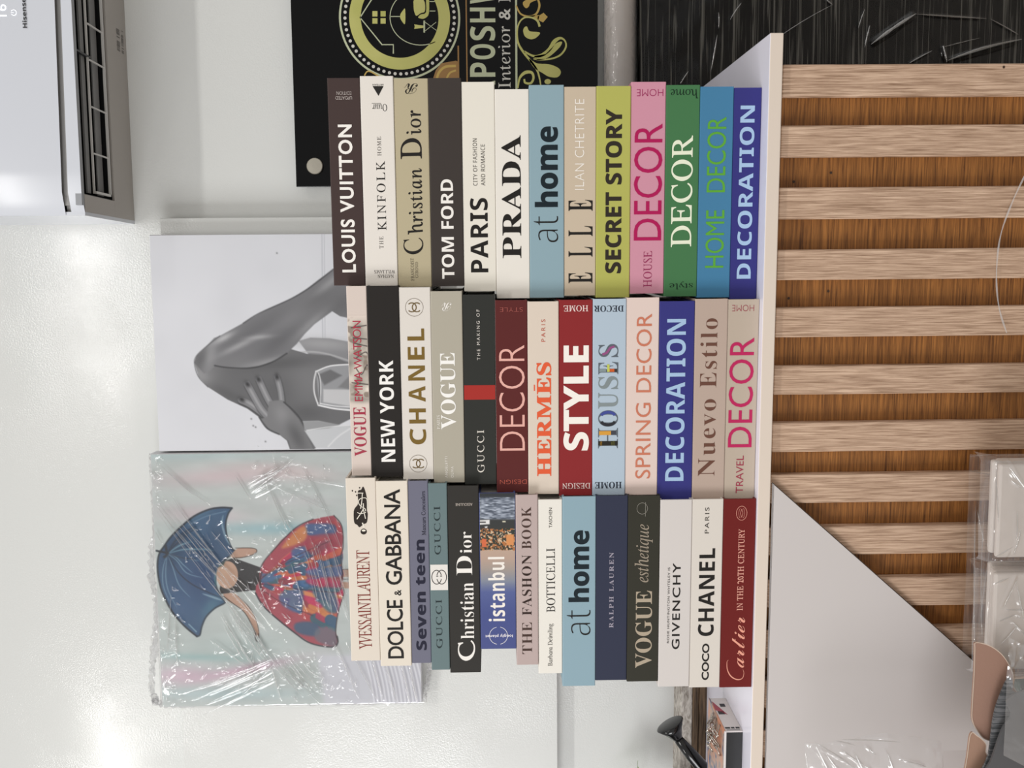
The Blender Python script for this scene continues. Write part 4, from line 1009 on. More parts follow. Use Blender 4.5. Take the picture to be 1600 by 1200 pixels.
    p.line(v([(450, 770), (540, 800), (610, 825)]), 3, (150, 176, 190), .8, 1.4, taper=True); p.line(v([(340, 1020), (400, 1080)]), 2, (140, 170, 186), .8, 1); p.line(v([(600, 540), (555, 620), (560, 700)]), 2.4, (70, 140, 150), .6, 1)
    p.line(v([(75, 420), (170, 440)]), 3, (26, 32, 42), .95, 1); p.line(v([(150, 380), (160, 450), (140, 470)]), 4, (30, 36, 46), .9, 1.4)
    # figure
    skin = (186, 150, 130)
    a1 = v([(620, 775), (700, 765), (760, 810), (830, 880), (880, 970), (905, 1060), (912, 1100), (890, 1110), (860, 1040), (820, 960), (750, 880), (660, 830)]); p.poly(a1, skin, .9, smooth=True); p.line(v([(620, 790), (700, 850), (790, 920), (850, 1020), (885, 1100)]), 1.2, (46, 36, 34), .9); p.line(v([(740, 790), (830, 880), (890, 990), (910, 1080)]), 1.0, (60, 46, 40), .8)
    p.line(v([(885, 1095), (880, 1130), (895, 1160)]), 1.6, (50, 38, 36), .9); p.line(v([(908, 1095), (910, 1130)]), 1.6, (60, 44, 40), .9)
    a2 = v([(680, 470), (740, 400), (850, 398), (893, 415), (880, 440), (800, 470), (740, 482)]); p.poly(a2, skin, .9, smooth=True); p.line(v([(720, 398), (850, 398), (893, 415), (870, 448), (780, 474), (700, 478)]), 1.1, (46, 36, 34), .9)
    p.poly(v([(640, 500), (700, 478), (780, 505), (920, 555), (915, 740), (800, 750), (600, 772), (590, 730)]), (44, 42, 44), .9)
    p.poly([Zv((652 + 88 * math.cos(t), 617 + 113 * math.sin(t))) for t in np.linspace(0, 2 * math.pi, 28, endpoint=False)], (194, 158, 136), .9); p.blob(Zv((620, 590)), 8, 12, 0, (206, 174, 150), .6)
    p.poly(v([(575, 560), (600, 520), (640, 500), (620, 540)]), (70, 92, 92), 1)
    # legs
    for y0, y1 in ((558, 590), (612, 640)): p.poly(u([(890, y0), (1100, y0), (1100, y1), (890, y1)]), skin, .9)
    p.line(u([(900, 557), (1100, 557)]), 1, (50, 40, 38), .8); p.line(u([(900, 600), (1100, 600)]), 1, (50, 40, 38), .8)
    # skirt
    Kk = lambda pts: [Zk(q) for q in pts]
    sk = u([(545, 570), (560, 530), (600, 480), (640, 430), (700, 380), (760, 345), (820, 330), (870, 322), (885, 345), (905, 370), (912, 420), (905, 460), (910, 500), (905, 540), (912, 580), (905, 620), (915, 660), (900, 700), (885, 760), (880, 790), (878, 830), (888, 860), (880, 892), (840, 893), (770, 880), (700, 835), (640, 790), (590, 745), (550, 700), (528, 660), (530, 630), (545, 610)])
    m = p.poly(sk, (164, 70, 84), 1.0)
    rs = random.Random(11)
    cols = [(196, 46, 92), (176, 64, 70), (204, 126, 72), (214, 140, 84), (62, 104, 150), (46, 88, 124), (150, 62, 74), (198, 96, 70), (52, 96, 110), (170, 52, 84)]
    o = np.array([545., 610.])
    inside = m > 0.001; sub = Paint(P[inside], (0, 0, 0)); sub.C = p.C[inside].copy(); sub0 = sub.C.copy()
    for i in range(230):
        ang = rs.uniform(-0.70, 0.66); r = rs.uniform(30, 380); L_ = rs.uniform(26, 70)
        c = o + r * np.array([math.cos(ang), math.sin(ang)]); d = np.array([math.cos(ang), math.sin(ang)]) * L_
        col = cols[rs.randrange(len(cols))]
        wdt = rs.uniform(5, 13) * (0.45 + r / 400)
        q = [Zu(c - d / 2), Zu(c), Zu(c + d / 2)]
        # restrict to the skirt
        sub.line(q, wdt, col, .92, 1.4, smooth=False)
    p.C[inside] = sub0 + (sub.C - sub0) * m[inside][:, None]
    before = p.C.copy()
    for pts, col in (([(240, 200), (330, 190), (460, 200), (470, 270), (380, 300), (250, 275)], (52, 100, 150)), ([(130, 400), (230, 370), (240, 450), (150, 480)], (62, 100, 150)), ([(260, 290), (520, 270), (510, 370), (300, 440), (240, 350)], (158, 62, 78)), ([(250, 555), (520, 520), (520, 600), (300, 600)], (66, 110, 160)), ([(40, 740), (200, 700), (220, 800), (190, 890), (60, 830)], (64, 98, 146)), ([(290, 710), (440, 700), (490, 830), (470, 890), (390, 860)], (48, 100, 128)), ([(160, 970), (300, 960), (350, 1020), (310, 1070), (170, 1040)], (44, 90, 122)), ([(330, 1010), (460, 1010), (480, 1140), (400, 1140), (310, 1090)], (106, 108, 120)), ([(260, 620), (510, 640), (510, 690), (280, 670)], (192, 44, 90)), ([(180, 230), (240, 220), (230, 320), (80, 380), (60, 360)], (206, 140, 80))):
        p.poly(Kk(pts), col, 3.0, .82, smooth=True)
    p.C = before + (p.C - before) * m[:, None]
    p.line(u([(545, 570), (560, 530), (600, 480), (700, 378), (780, 338)]), 1.6, (40, 34, 40), .85, .9); p.line(u([(528, 660), (550, 700), (590, 745), (700, 835), (770, 880), (860, 896), (886, 880), (885, 850)]), 2.2, (46, 42, 50), .9, .9)
    p.line(u([(870, 322), (905, 370), (910, 460), (900, 500), (908, 580), (900, 620), (914, 660), (890, 740), (878, 830), (888, 870)]), 1.6, (50, 40, 44), .85, .9)
    p.line(u([(555, 570), (548, 605), (552, 640)]), 3, (44, 40, 46), .8, 1.4)
    p.poly(u([(556, 575), (608, 575), (608, 610), (556, 612)]), (66, 100, 140), 1.6, .85)
    for q in ([(550, 600), (640, 540), (740, 500)], [(550, 620), (680, 640), (900, 660)], [(560, 590), (660, 520), (860, 430)], [(548, 640), (640, 700), (780, 760)]): p.line(u(q), 1.1, (70, 34, 44), .7, .8)
    return p.C
painted_sheet('painted_picture', WF, ux0 + .0012, ux1 - .0012, uz0 + .001, uz1 - .0012, UY, 0.00125, umb_paint, painted_mat('canvas_paint', .45, .35), uc, uo)
# clear plastic around it
def up_(px, py): x, z = WF.at(px, py, UY - .004); return (x - uo[0], z - uo[2])
folds = []
def fold(a, b, w=0.0021, h=0.0022): A_, B_ = up_(*a), up_(*b); folds.append((A_[0], A_[1], B_[0], B_[1], w, h))
for a, b in (((245, 798), (405, 1000)), ((252, 802), (415, 985)), ((290, 825), (400, 930)), ((368, 742), (392, 780)), ((390, 762), (450, 728)), ((392, 770), (460, 716)), ((395, 745), (440, 735)), ((250, 725), (305, 775)), ((262, 735), (330, 790)),
             ((243, 830), (254, 850)), ((410, 735), (450, 830)), ((425, 770), (470, 850)), ((430, 760), (520, 800)), ((440, 740), (540, 760)), ((470, 725), (535, 860)),
             ((455, 880), (480, 955)), ((475, 860), (500, 960)), ((495, 850), (530, 960)), ((510, 870), (545, 970)), ((485, 840), (515, 935)), ((520, 860), (543, 930)), ((505, 820), (535, 900)),
             ((345, 960), (410, 1060)), ((360, 955), (420, 1040)), ((350, 975), (380, 1030)), ((420, 1035), (280, 1085)), ((425, 1035), (300, 1095)), ((430, 1035), (380, 1085)), ((425, 1030), (480, 1075)), ((430, 1030), (500, 1100)), ((420, 1030), (440, 1095)),
             ((275, 960), (278, 1040)), ((268, 930), (262, 1020)), ((400, 900), (425, 960)), ((330, 830), (370, 880)), ((360, 860), (372, 880)), ((330, 1000), (400, 1050)), ((520, 1000), (560, 1090)), ((540, 1000), (590, 1095)), ((575, 1000), (600, 1095)), ((600, 1035), (620, 1100)), ((625, 1035), (640, 1098)), ((640, 1040), (652, 1098))):
    fold(a, b)
rs = random.Random(5)
for (kx, ky, gx, gy, nn) in ((440, 740, 30, 14, 60), (445, 900, 38, 46, 110), (420, 1040, 60, 22, 110), (268, 1010, 12, 60, 60), (246, 745, 8, 26, 30), (500, 1065, 40, 18, 50), (330, 860, 26, 26, 40), (470, 830, 40, 30, 40)):
    for i in range(nn):
        a = (kx + rs.gauss(0, gx), ky + rs.gauss(0, gy)); an = rs.uniform(0, math.pi); l_ = rs.uniform(3, 14)
        fold(a, (a[0] + l_ * math.cos(an), a[1] + l_ * math.sin(an)), rs.uniform(.0018, .0026), rs.uniform(.0010, .0034))
for (ax_, ay_), dx_, dy_, nn, sp_ in (((478, 850), 24, 100, 9, (9, 4)), ((345, 950), 60, 100, 7, (8, 3)), ((425, 1030), -120, 50, 6, (2, 7)), ((246, 790), 150, 190, 5, (5, -3)), ((425, 1030), 60, 60, 6, (7, -3)), ((385, 755), 70, -38, 6, (2, 5))):
    for i in range(nn):
        a = (ax_ + sp_[0] * i + rs.gauss(0, 2), ay_ + sp_[1] * i + rs.gauss(0, 3)); q_ = rs.uniform(.5, 1.1)
        fold(a, (a[0] + dx_ * q_ + rs.gauss(0, 4), a[1] + dy_ * q_ + rs.gauss(0, 4)), rs.uniform(.0018, .0026), rs.uniform(.0014, .0038))
FILM = film_mat('clear_plastic_film', rough=0.09, base=0.045, edge=0.7, veil=0.003)
longf = [q for q in folds if math.hypot(q[2] - q[0], q[3] - q[1]) > .026]
shortf = [q for q in folds if math.hypot(q[2] - q[0], q[3] - q[1]) <= .026]
pleats('film_pleats', [(q[0], q[1], q[2], q[3], .0009) for q in longf] + [(q[0], q[1], q[2], q[3], .0007) for q in shortf[::2]], UY - YB - .0052, uc, 4)
X0, Z0 = -uw - 0.006, -0.004; X1, Z1 = uw + 0.0, uz1 - uz0 + 0.006
def wrap_round(X, Y, Z):
    e = np.clip((np.abs(X) - (uw - 0.004)) / 0.01, 0, 1) + np.clip((Z - (Z1 - 0.010)) / 0.01, 0, 1)
    return X, Y + 0.012 * e ** 2, Z
film_sheet('plastic_wrap', X0, X1, Z0, Z1, UY - YB - 0.0012, 0.0012, folds, 0.0016, 3, FILM, uc, wrap_round, 0.003)
# gathered plastic rim on top and left edges
def rim(pts, seed, name='plastic_rim'):
    rs = random.Random(seed); v = []; f = []; n = 0
    P = smooth_pts(pts, False, 14); nk = 6
    for i, (px, py) in enumerate(P):
        x, z = up_(px, py)
        for k in range(nk):
            a = 2 * math.pi * k / nk; r = 0.0055 * rs.uniform(.4, 1.5)
            v.append((x + r * math.cos(a) * .8, UY - YB + 0.012 + r * math.sin(a) * 1.2, z + rs.uniform(-.003, .003) + r * math.cos(a + 1) * .6))
    for i in range(len(P) - 1):
        for k in range(nk): f.append((i * nk + k, i * nk + (k + 1) % nk, (i + 1) * nk + (k + 1) % nk, (i + 1) * nk + k))
    pydata(name, v, f, film_mat('gathered_film', rough=.12, base=.12, edge=.7, veil=.12), uc)
rim([(234, 712), (236, 760), (237, 830), (231, 895), (240, 950), (236, 1020), (232, 1080), (240, 1104)], 1)
rim([(236, 1100), (262, 1108), (330, 1104), (450, 1104), (560, 1104), (650, 1101)], 2)
rim([(662, 1098), (668, 1060), (676, 1030)], 9)

# ------------------------------------------------------------------ black wood-grain panel and the wrapped roll at the right
PY = WALLY - 0.058
pz = WF.at(1000, 60, PY)[1]
bp_ = empty('wood_grain_board', (0.72, PY, 0.0))
tag(bp_, 'tall black wood-grain board under clear plastic, standing right of the counter', 'board')
bmat = grain_mat('black_wood_grain', (16, 15, 15), (104, 102, 96), (4, 5, 200), 0.55, 2.5, 0.54, 0.68, 0.9, 0.1, spec=.1)
box('board_panel', -0.50, 0.52, 0.0, 0.03, 0, pz, bmat, bp_, bevel=0.0012)
def bpp(px, py): x, z = WF.at(px, py, PY - .004); return (x - 0.72, z)
folds = []
for a, b, w, h in (((1122, 20), (1122, 45), .003, .002), ((1120, 55), (1110, 112), .003, .002), ((1158, 5), (1140, 32), .003, .002), ((1075, 112), (1062, 132), .003, .002), ((1360, 70), (1430, 22), .009, .008), ((1430, 23), (1540, 30), .004, .003), ((1350, 75), (1358, 40), .004, .003), ((1480, 95), (1595, 62), .008, .007), ((1418, 100), (1455, 80), .003, .003), ((1478, 98), (1472, 72), .006, .006), ((1290, 0), (1300, 8), .004, .003), ((1340, 45), (1350, 15), .003, .003), ((1545, 30), (1590, 55), .003, .002), ((1200, 70), (1300, 8), .002, .0012), ((1470, 75), (1530, 60), .002, .0015)):
    A_, B_ = bpp(*a), bpp(*b); folds.append((A_[0], A_[1], B_[0], B_[1], w, h))
pleats('film_pleats', [(q[0], q[1], q[2], q[3], q[4] * .40) for q in folds], -.0075, bp_, 2)
film_sheet('plastic_wrap', -0.48, 0.50, 0.30, pz - 0.002, -0.0015, 0.0019, folds, 0.0012, 8, film_mat('clear_plastic_film_b', rough=.07, base=.006, edge=.40), bp_, None, 0.004)
rz0 = pz + 0.0005; rtop = WF.at(948, 40, PY)[1]; rr0 = (rtop - pz) / 2
roll = empty('wrapped_roll', (0.70, PY + 0.024, rz0)); tag(roll, 'white roll in clear plastic lying on top of the black wood-grain board', 'roll')
rw = []
tube('roll_body', [(-0.44, 0, rr0 * 1.08), (0.40, 0, rr0 * 1.08)], [rr0 * .96, rr0 * .96], mat('white_foam', (206, 196, 188), 0.5), roll, 32)
tube('plastic_wrap', [(-0.50 + i * .012, .0, rr0 * 1.08) for i in range(77)], [rr0 * (1.0 + .05 * abs(math.sin(i * .9))) for i in range(77)], film_mat('roll_film', rough=.1, base=.06, edge=.6, bumps=(38, .8, .006), veil=.10), roll, 26, cap=False)

# ------------------------------------------------------------------ things at the left end of the counter
def cpart_empty(name, x, y, label, cat, z=None):
    o = empty(name, CF.world(x, y, ZC if z is None else z), CF.a); tag(o, label, cat); return o
# weathered wooden blocks by the wall
d = 0.277
px0, pzt = CF.at(1063, 1130, d); _, pzm = CF.at(1082, 1130, d)
hh = pzt - ZC; hm = pzm - ZC
wb = cpart_empty('wooden_slab', -0.80, d, 'pale weathered wooden slab lying on a dark one at the wall side of the counter', 'slab', ZC + hm + .0004)
wood_l = grain_mat('weathered_pale_wood', (118, 108, 98), (196, 190, 182), (60, 60, 160), .8, 6, .3, .6, .8, .5)
wood_d = grain_mat('dark_bark_wood', (34, 26, 20), (128, 104, 80), (12, 40, 220), .8, 6, .3, .7, .6, .6)
box('slab_body', -0.30, 0.24, 0, 0.06, 0, hh - hm, wood_l, wb, bevel=.002)
wb2 = cpart_empty('wooden_plank', -0.80, d, 'dark bark-edged wooden plank underneath the pale weathered slab on the counter', 'plank', ZC + .0002)
box('plank_body', -0.30, 0.24, -0.006, 0.062, 0, hm * .52, wood_d, wb2, bevel=.002)
box('plank_body', -0.30, 0.238, -0.002, 0.06, hm * .54, hm, wood_d, wb2, bevel=.002)
# boxed set
fx1, _ = CF.at(1149, 1144, 0.040); zt_ = CF.at(1132.5, 1144, 0.040)[1]
hb_ = zt_ - ZC
gb = cpart_empty('gift_box', fx1, 0.040, 'flat box with black front, white printed side and orange picture lid, left of the books', 'box', ZC + .0002)
box('box_base', -0.24, -0.0004, 0, 0.105, 0, hb_ - .002, mat('black_card', (24, 24, 26), .35), gb, bevel=.0006)
wside = mat('white_card', (216, 210, 208), .4)
plate_v = [(0, .0, 0), (0, .105, 0), (0, .105, hb_ - .002), (0, .0, hb_ - .002)]
bm = bmesh.new(); bm_box(bm, -0.0003, 0.0012, 0.0002, 0.1048, 0.0002, hb_ - .002); from_bm('side_label', bm, wside, gb)
bk = mat('black_print', (30, 30, 32), .4)
def side_rect(y0, y1, z0, z1):
    bm = bmesh.new(); bm.faces.new([bm.verts.new(p) for p in ((.0014, y0, z0), (.0014, y1, z0), (.0014, y1, z1), (.0014, y0, z1))]); from_bm('side_print', bm, bk, gb)
for y0, y1, z0, z1 in ((.008, .013, .60, .88), (.008, .013, .36, .55), (.008, .013, .08, .30), (.0035, .005, .1, .85), (.052, .062, .5, .85), (.076, .086, .25, .55)):
    side_rect(y0, y1, z0 * hb_, z1 * hb_)
bm = bmesh.new(); bm.faces.new([bm.verts.new(p) for p in ((.0014, .05, hb_ * .35), (.0014, .095, hb_ * .9), (.0014, .066, hb_ * .95))]); from_bm('red_print', bm, mat('red_print', (160, 60, 76), .4), gb)
lidm = grain_mat('lid_picture', (70, 92, 130), (206, 140, 110), (22, 22, 22), .35, 3, .4, .6, .8, 0.0, c2=(180, 150, 132))
box('lid', -0.243, 0.0015, -0.0015, 0.106, hb_ - .0018, hb_, lidm, gb, bevel=.0005)
flat('lid_rim', [], 0, wside, gb) if False else box('lid_rim', -0.243, 0.002, -0.002, 0.0005, hb_ - .0022, hb_ + .0006, wside, gb)
# metal chain heap on the box
ch = empty('chain_trinket', CF.world(fx1 - 0.03, 0.082, ZC + hb_ + .0006), CF.a); tag(ch, 'small heap of silver chain and rings on the orange picture lid', 'trinket')
chm = mat('tarnished_silver', (176, 168, 160), .25, .5, 1.0); rs = random.Random(2)
for i in range(16):
    bm = bmesh.new(); R1 = rs.uniform(.004, .008); r1 = .0011
    mt = Matrix.Translation((rs.uniform(-.022, .022), rs.uniform(-.022, .022), .003 + rs.uniform(0, .008))) @ Matrix.Rotation(rs.uniform(0, 3), 4, 'Z') @ Matrix.Rotation(rs.uniform(-.9, .9), 4, 'X')
    vs = [[bm.verts.new(mt @ Vector(((R1 + r1 * math.cos(b_)) * math.cos(a_), (R1 + r1 * math.cos(b_)) * 1.3 * math.sin(a_), r1 * math.sin(b_)))) for b_ in np.linspace(0, 2 * math.pi, 7)[:-1]] for a_ in np.linspace(0, 2 * math.pi, 17)[:-1]]
    for a_ in range(16):
        for b_ in range(6): bm.faces.new((vs[a_][b_], vs[(a_ + 1) % 16][b_], vs[(a_ + 1) % 16][(b_ + 1) % 6], vs[a_][(b_ + 1) % 6]))
    from_bm('chain_link', bm, chm, ch, smooth=True)
# watering can with a flared rose
dw = 0.205
cxw = CF.at(1099, 1201, dw)[0] - 0.13
wc = cpart_empty('watering_can', cxw, dw, 'black watering can whose flared spout points up beside the boxed set', 'watering can')
bk2 = mat('black_enamel', (16, 16, 17), .16, .5)
lathe('can_body', [(.0, 0), (.052, 0), (.055, .004), (.050, .09), (.044, .12), (.040, .122), (.036, .118)], bk2, wc)
def wl_(px, py): x, z = CF.at(px, py, dw); return (x - cxw, 0, z - ZC)
s0 = (0.045, 0, 0.012); s1 = wl_(1099, 1201); s2 = wl_(1080, 1179); s3 = wl_(1060, 1155)
tube('spout', [s0, s1, s2, s3], [.011, .0125, .0105, .0075], bk2, wc, 18)
dirn = (Vector(wl_(1046, 1131)) - Vector(s3)); dirn.normalize(); dirn = (dirn + Vector((0, 0.12, 0))).normalized()
rb = Vector(s3); tube('spout_rose', [rb, rb + dirn * .004, rb + dirn * .016, rb + dirn * .028, rb + dirn * .0288], [.0075, .0088, .0155, .0240, .0215], bk2, wc, 28)
tube('handle', [(-0.045, 0, .10), (-0.085, 0, .10), (-0.095, 0, .06), (-0.052, 0, .02)], [.004] * 4, bk2, wc, 10)
# potted plant whose leaf tips peep in
pp = cpart_empty('potted_plant', -0.965, 0.425, 'small green plant whose leaf tips peep up behind the watering can spout', 'plant')
# kept between the can and the wall
lathe('pot', [(0, 0), (.022, 0), (.03, .05), (.032, .055), (.028, .052)], mat('grey_pot', (120, 116, 110), .7), pp, n=24)
lm = mat('leaf_green', (112, 140, 54), .45)
tipx, tipz = CF.at(1001, 1191, 0.42)
def leaf(tip, w=.011):
    v = []; f = []; b0 = Vector((0, 0, .05)); t = Vector(tip); n = 8
    mid = (b0 + t) / 2 + Vector((0, -.01, .03))
    for i in range(n + 1):
        u = i / n; c = b0 * (1 - u) ** 2 + mid * 2 * u * (1 - u) + t * u * u; ww = w * math.sin(math.pi * min(.98, u * .8 + .2)) ** .8 * (1 - u ** 4)
        v += [c + Vector((-ww, 0, 0)), c + Vector((0, .003, 0)), c + Vector((ww, 0, 0))]
    for i in range(n):
        for k in range(2): f.append((i * 3 + k, i * 3 + k + 1, i * 3 + k + 4, i * 3 + k + 3))
    pydata('leaf', v, f, lm, pp, smooth=True)
leaf((tipx + .965, 0, tipz - ZC + .004), .012)
for tx, ty, tz in ((-.07, -.01, .11), (.012, -.015, .10), (-.04, -.03, .12), (-.09, .01, .07), (.02, .01, .08), (-.02, .012, .13)): leaf((tx, ty, tz))

# ------------------------------------------------------------------ goods in front of the counter, lower right of the photo
FY = 1.13
FF = Frame(0, FY, 0)
def fo(name, d, label, cat, z=0.0, x=None):
    o = empty(name, (x if x is not None else 0, FY + d, z)); tag(o, label, cat); return o
# wrapped foam bundles
foam = mat('white_foam_sheet', (208, 198, 190), .55, .3)
def bundle(name, ya, yb, pxtop, dd, depth, label, seed, nlay=5):
    xr, z = FF.at(pxtop, (ya + yb) / 2, dd); xl = FF.at(pxtop, yb, dd)[0]; xr = FF.at(pxtop, ya, dd)[0]
    o = fo(name, dd, label, 'foam bundle', 0.0, (xl + xr) / 2); w = (xr - xl) / 2
    for k in range(nlay):
        y0 = depth * k / nlay; jj = random.Random(seed + k)
        bm = bmesh.new(); bm_box(bm, -w + jj.uniform(0, .004), w - jj.uniform(0, .004), y0 + .0005, depth * (k + 1) / nlay - .0005, 0.0, z - jj.uniform(0.0, .012) - .004 * k, .003, 2)
        from_bm('foam_sheet', bm, foam, o)
    fl_ = []; rs = random.Random(seed)
    for i in range(26):
        x = rs.uniform(-w, w); zz = rs.uniform(z - .12, z); fl_.append((x, zz, x + rs.uniform(-.06, .06), zz + rs.uniform(-.03, .03), .0028, .0022))
    pleats('film_pleats', [(max(-w + .004, min(w - .004, q[0])), q[1], max(-w + .004, min(w - .004, q[2])), q[3], .0009) for q in fl_], -.0125, o, seed)
    def wr(X, Y, Z):
        e = np.clip((np.abs(X) - (w - .002)) / .01, 0, 1); t = np.clip((Z - z + .004) / .016, 0, 1)
        return X, Y + .018 * e ** 2 + .03 * t ** 2, Z
    film_sheet('plastic_wrap', -w - .008, w + .008, z - .16, z + .010, -.004, .0016, fl_, .004, seed, film_mat('foam_film', rough=.12, base=.05, edge=.55, veil=.08), o, wr, .006)
    return o
bundle('wrapped_foam_bundle', 722, 873, 1551, 0.045, 0.05, 'upper right plastic-wrapped bundle of white foam sheets before the wood slats', 21)
bundle('wrapped_foam_bundle', 893, 1050, 1541, 0.04, 0.05, 'plastic-wrapped bundle of white foam sheets behind the round-cornered tan mat', 33)
# loose clear film standing beside the bundles
lf = fo('loose_film', 0.115, 'loose clear plastic film hanging against the wood slats above the foam', 'plastic film')
xa, za = FF.at(1525, 1030, .1); xb, zb_ = FF.at(1522, 712, .1)
fl_ = []
for a, b in (((1545, 780), (1540, 1000)), ((1552, 860), (1536, 980)), ((1530, 790), (1528, 1020)), ((1520, 738), (1580, 748)), ((1548, 770), (1600, 720)), ((1522, 715), (1560, 712)), ((1532, 800), (1543, 850))):
    A_, B_ = FF.at(*a, .1), FF.at(*b, .1); fl_.append((A_[0], A_[1], B_[0], B_[1], .003, .0028))
pleats('film_pleats', [(q[0], q[1], q[2], q[3], .0009) for q in fl_], -.006, lf, 8)
film_sheet('film_sheet', xa, xb, .40, max(za, zb_), 0, .0016, fl_, .003, 17, film_mat('loose_clear_film', rough=.12, base=.05, edge=.5, veil=.05), lf, None, .006)
# stool/crate out of frame that carries the mats
cr = empty('storage_crate', (-0.55, FY - 0.05, 0)); tag(cr, 'plain cardboard crate on the floor carrying the tan mats, just out of frame', 'crate')
cm_ = mat('cardboard', (160, 128, 92), .8)
CZ = 0.50
box('crate_body', -0.20, 0.10, -0.07, 0.075, 0, CZ, cm_, cr, bevel=.003)
tan = mat('tan_leather', (158, 124, 108), .55, .35, bump=(260, .12))
tane = mat('cream_stitched_edge', (206, 186, 168), .6)
def mat_piece(name, outline, dd, m, label, cat, edge=None, th=.003, zbase=CZ + .0005):
    P = [FF.at(a, b, dd) for a, b in smooth_pts(outline, True, 5)]
    P = [(x, max(z, zbase)) for x, z in P]
    cx = sum(q[0] for q in P) / len(P)
    o = empty(name, (cx, FY + dd, zbase)); tag(o, label, cat)
    Q_ = [(x - cx, z - zbase) for x, z in P]
    plate('mat_sheet', Q_, 0, th, m, o)
    if edge: flat('stitched_edge', ribbon(Q_ + [Q_[0]], .0011), -.0004, edge, o)
    return o
mat_piece('tan_mat', [(1525, 1004), (1548, 1010), (1568, 1026), (1582, 1052), (1588, 1080), (1640, 1110), (1650, 1150), (1560, 1156), (1540, 1155), (1528, 1143), (1519, 1125), (1519, 1100), (1522, 1050), (1523, 1015)], .020, tan, 'larger tan leather mat with a rounded corner, against the white panel', 'mat', tane)
mat_piece('tan_mat', [(1516, 1148), (1527, 1150), (1540, 1162), (1549, 1185), (1640, 1215), (1640, 1330), (1480, 1330), (1508, 1200)], .014, mat('tan_leather_b', (166, 132, 112), .55, .35, bump=(260, .12)), 'smaller tan leather mat at the bottom edge, beside the clear bag', 'mat', tane)
ribm = grain_mat('ribbed_grey_fabric', (70, 72, 74), (112, 112, 114), (400, 10, 20), .8, 2, .45, .55, 0, .4)
mat_piece('grey_mat', [(1574, 1063), (1580, 1060), (1584, 1070), (1592, 1084), (1700, 1100), (1700, 1250), (1530, 1250), (1545, 1180), (1553, 1120), (1564, 1085)], .006, ribm, 'dark grey ribbed mat tucked in front of the tan leather mats', 'mat')
P_ = [(1573, 1098), (1577, 1091), (1600, 1080), (1700, 1060), (1700, 1260), (1520, 1260), (1548, 1190), (1566, 1140), (1580, 1118)]
mat_piece('dark_wrapped_mat', P_, -.004, mat('slate_plastic', (84, 84, 86), .45), 'slate grey mat in shiny clear plastic at the lower right corner', 'mat')
o = [ob for ob in bpy.data.objects if ob.name == 'dark_wrapped_mat'][0]
xa, za = FF.at(1600, 1085, -.01); xb, zb_ = FF.at(1540, 1230, -.01)
fl_ = []; rs = random.Random(12)
for i in range(34):
    t = rs.random(); px, py = 1590 - 50 * t + rs.gauss(0, 8) + 8, 1090 + 110 * t; A_ = FF.at(px, py, -.01); B_ = FF.at(px - 8 + rs.gauss(0, 4), py + 18 + rs.gauss(0, 8), -.01)
    fl_.append((A_[0] - o.location[0], A_[1] - o.location[2], B_[0] - o.location[0], B_[1] - o.location[2], .0026, .0024))
def slant(X, Y, Z):
    return X, Y, Z
bot, topz = .0005, FF.at(1582, 1100, -.01)[1] - o.location[2]
def shear(X, Y, Z):
    t = Z / topz
    return X + .025 + .075 * t, Y, Z
film_sheet('plastic_wrap', -.13, .02, bot, topz + .01, -.004, .0015, fl_, .003, 5, film_mat('crinkled_film', rough=.1, base=.08, edge=.6, veil=.10), o, shear, .006)
# dark green bottle glimpse
bt = fo('green_bottle', 0.060, 'dark green bottle just visible between the foam and the wrapped mat', 'bottle', 0.0, FF.at(1597, 1072, .06)[0])
zb3 = FF.at(1590, 1072, .06)[1]
lathe('bottle_body', [(0, 0), (.018, 0), (.018, zb3 - .06), (.010, zb3 - .025), (.009, zb3), (.0, zb3)], mat('green_glass', (30, 62, 48), .1, .5), bt, n=20)
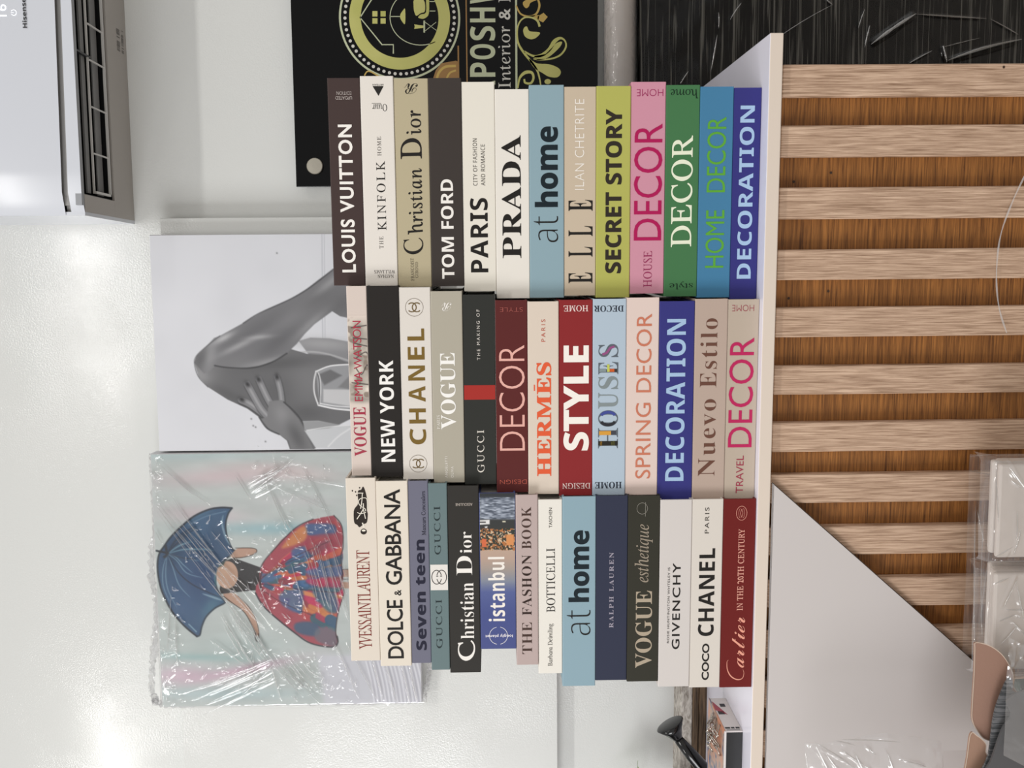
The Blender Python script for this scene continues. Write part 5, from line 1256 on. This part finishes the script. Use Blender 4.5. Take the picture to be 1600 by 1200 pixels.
# clear plastic bag in front of the white panel
bx, bz = FF.at(1330, 1200, 0)
bag = fo('clear_plastic_bag', 0.06, 'crumpled clear plastic bag standing before the white counter panel', 'plastic bag', 0.0, 0.0)
ctrl = [(1232, 1230), (1252, 1170), (1268, 1147), (1310, 1146), (1360, 1146), (1420, 1157), (1450, 1175), (1462, 1230)]
xl, _ = FF.at(1340, 1330, .06); xr, zt2 = FF.at(1340, 1146, .06)
px_top = lambda z: z
z_hi = FF.at(1262, 1180, .06)[1]; z_lo = FF.at(1470, 1180, .06)[1]
x_hi = FF.at(1330, 1147, .06)[0]; x_lo = x_hi - .20
fl_ = []
for a, b in (((1268, 1152), (1340, 1200)), ((1268, 1155), (1300, 1215)), ((1310, 1165), (1352, 1196)), ((1350, 1192), (1362, 1205)), ((1253, 1168), (1258, 1205)), ((1300, 1150), (1330, 1157)), ((1352, 1163), (1362, 1172)), ((1380, 1168), (1392, 1200)), ((1310, 1148), (1400, 1152)), ((1400, 1180), (1440, 1190)), ((1330, 1170), (1345, 1200)), ((1285, 1170), (1330, 1230))):
    A_, B_ = FF.at(*a, .06), FF.at(*b, .06); fl_.append((A_[0], A_[1], B_[0], B_[1], .0035, .0030))
pleats('film_pleats', [(q[0], q[1], q[2], q[3], .0011) for q in fl_], -.0135, bag, 6)
def bagwarp(X, Y, Z):
    t = (Z - z_lo) / (z_hi - z_lo)
    # the top (towards the photo's left) narrows, edges curl back
    k = np.clip((X - x_lo) / (x_hi - x_lo), 0, 1)
    zz = Z.copy()
    drop = .028 * np.clip((k - .75) / .25, 0, 1) ** 2
    xx = X - drop * np.abs(t - .4) * 1.1
    return xx, Y + .035 * np.clip(k - .8, 0, 1) ** 1.0 * 1.5 + .04 * np.clip(t - .9, 0, 1) * 3, zz
film_sheet('bag_sheet', x_lo, x_hi, z_lo, z_hi, 0.0, .0016, fl_, .006, 44, film_mat('bag_film', rough=.1, base=.07, edge=.6, veil=.08), bag, bagwarp, .012)
# back of the bag reaches the floor
box('bag_foot', x_lo, x_hi - .02, .010, .014, 0.0, .02, film_mat('bag_film_low', rough=.1, base=.06, edge=.5, veil=.05), bag)
film_sheet('bag_sheet', x_lo, x_hi - .02, 0.02, z_lo + .002, 0.0, .01, [], .006, 44, film_mat('bag_film_low2', rough=.1, base=.06, edge=.5, veil=.05), bag, None, .012)
# loose strand of clear film on the slats
ls = empty('plastic_strip', CF.world(0, SD - .0035, 0), CF.a); tag(ls, 'thin curved strip of clear film clinging to the wood slats', 'plastic film')
pts_ = [CF.at(px, py, SD - .002) for px, py in ((1600, 275), (1580, 318), (1562, 370), (1556, 430), (1560, 480), (1572, 520))]
flat('film_strip', ribbon(smooth_pts(pts_, False, 6), [.002 + .0006 * math.sin(i) for i in range(31)]), 0.0, film_mat('strip_film', rough=.2, base=.25, edge=.7, veil=.3), ls)
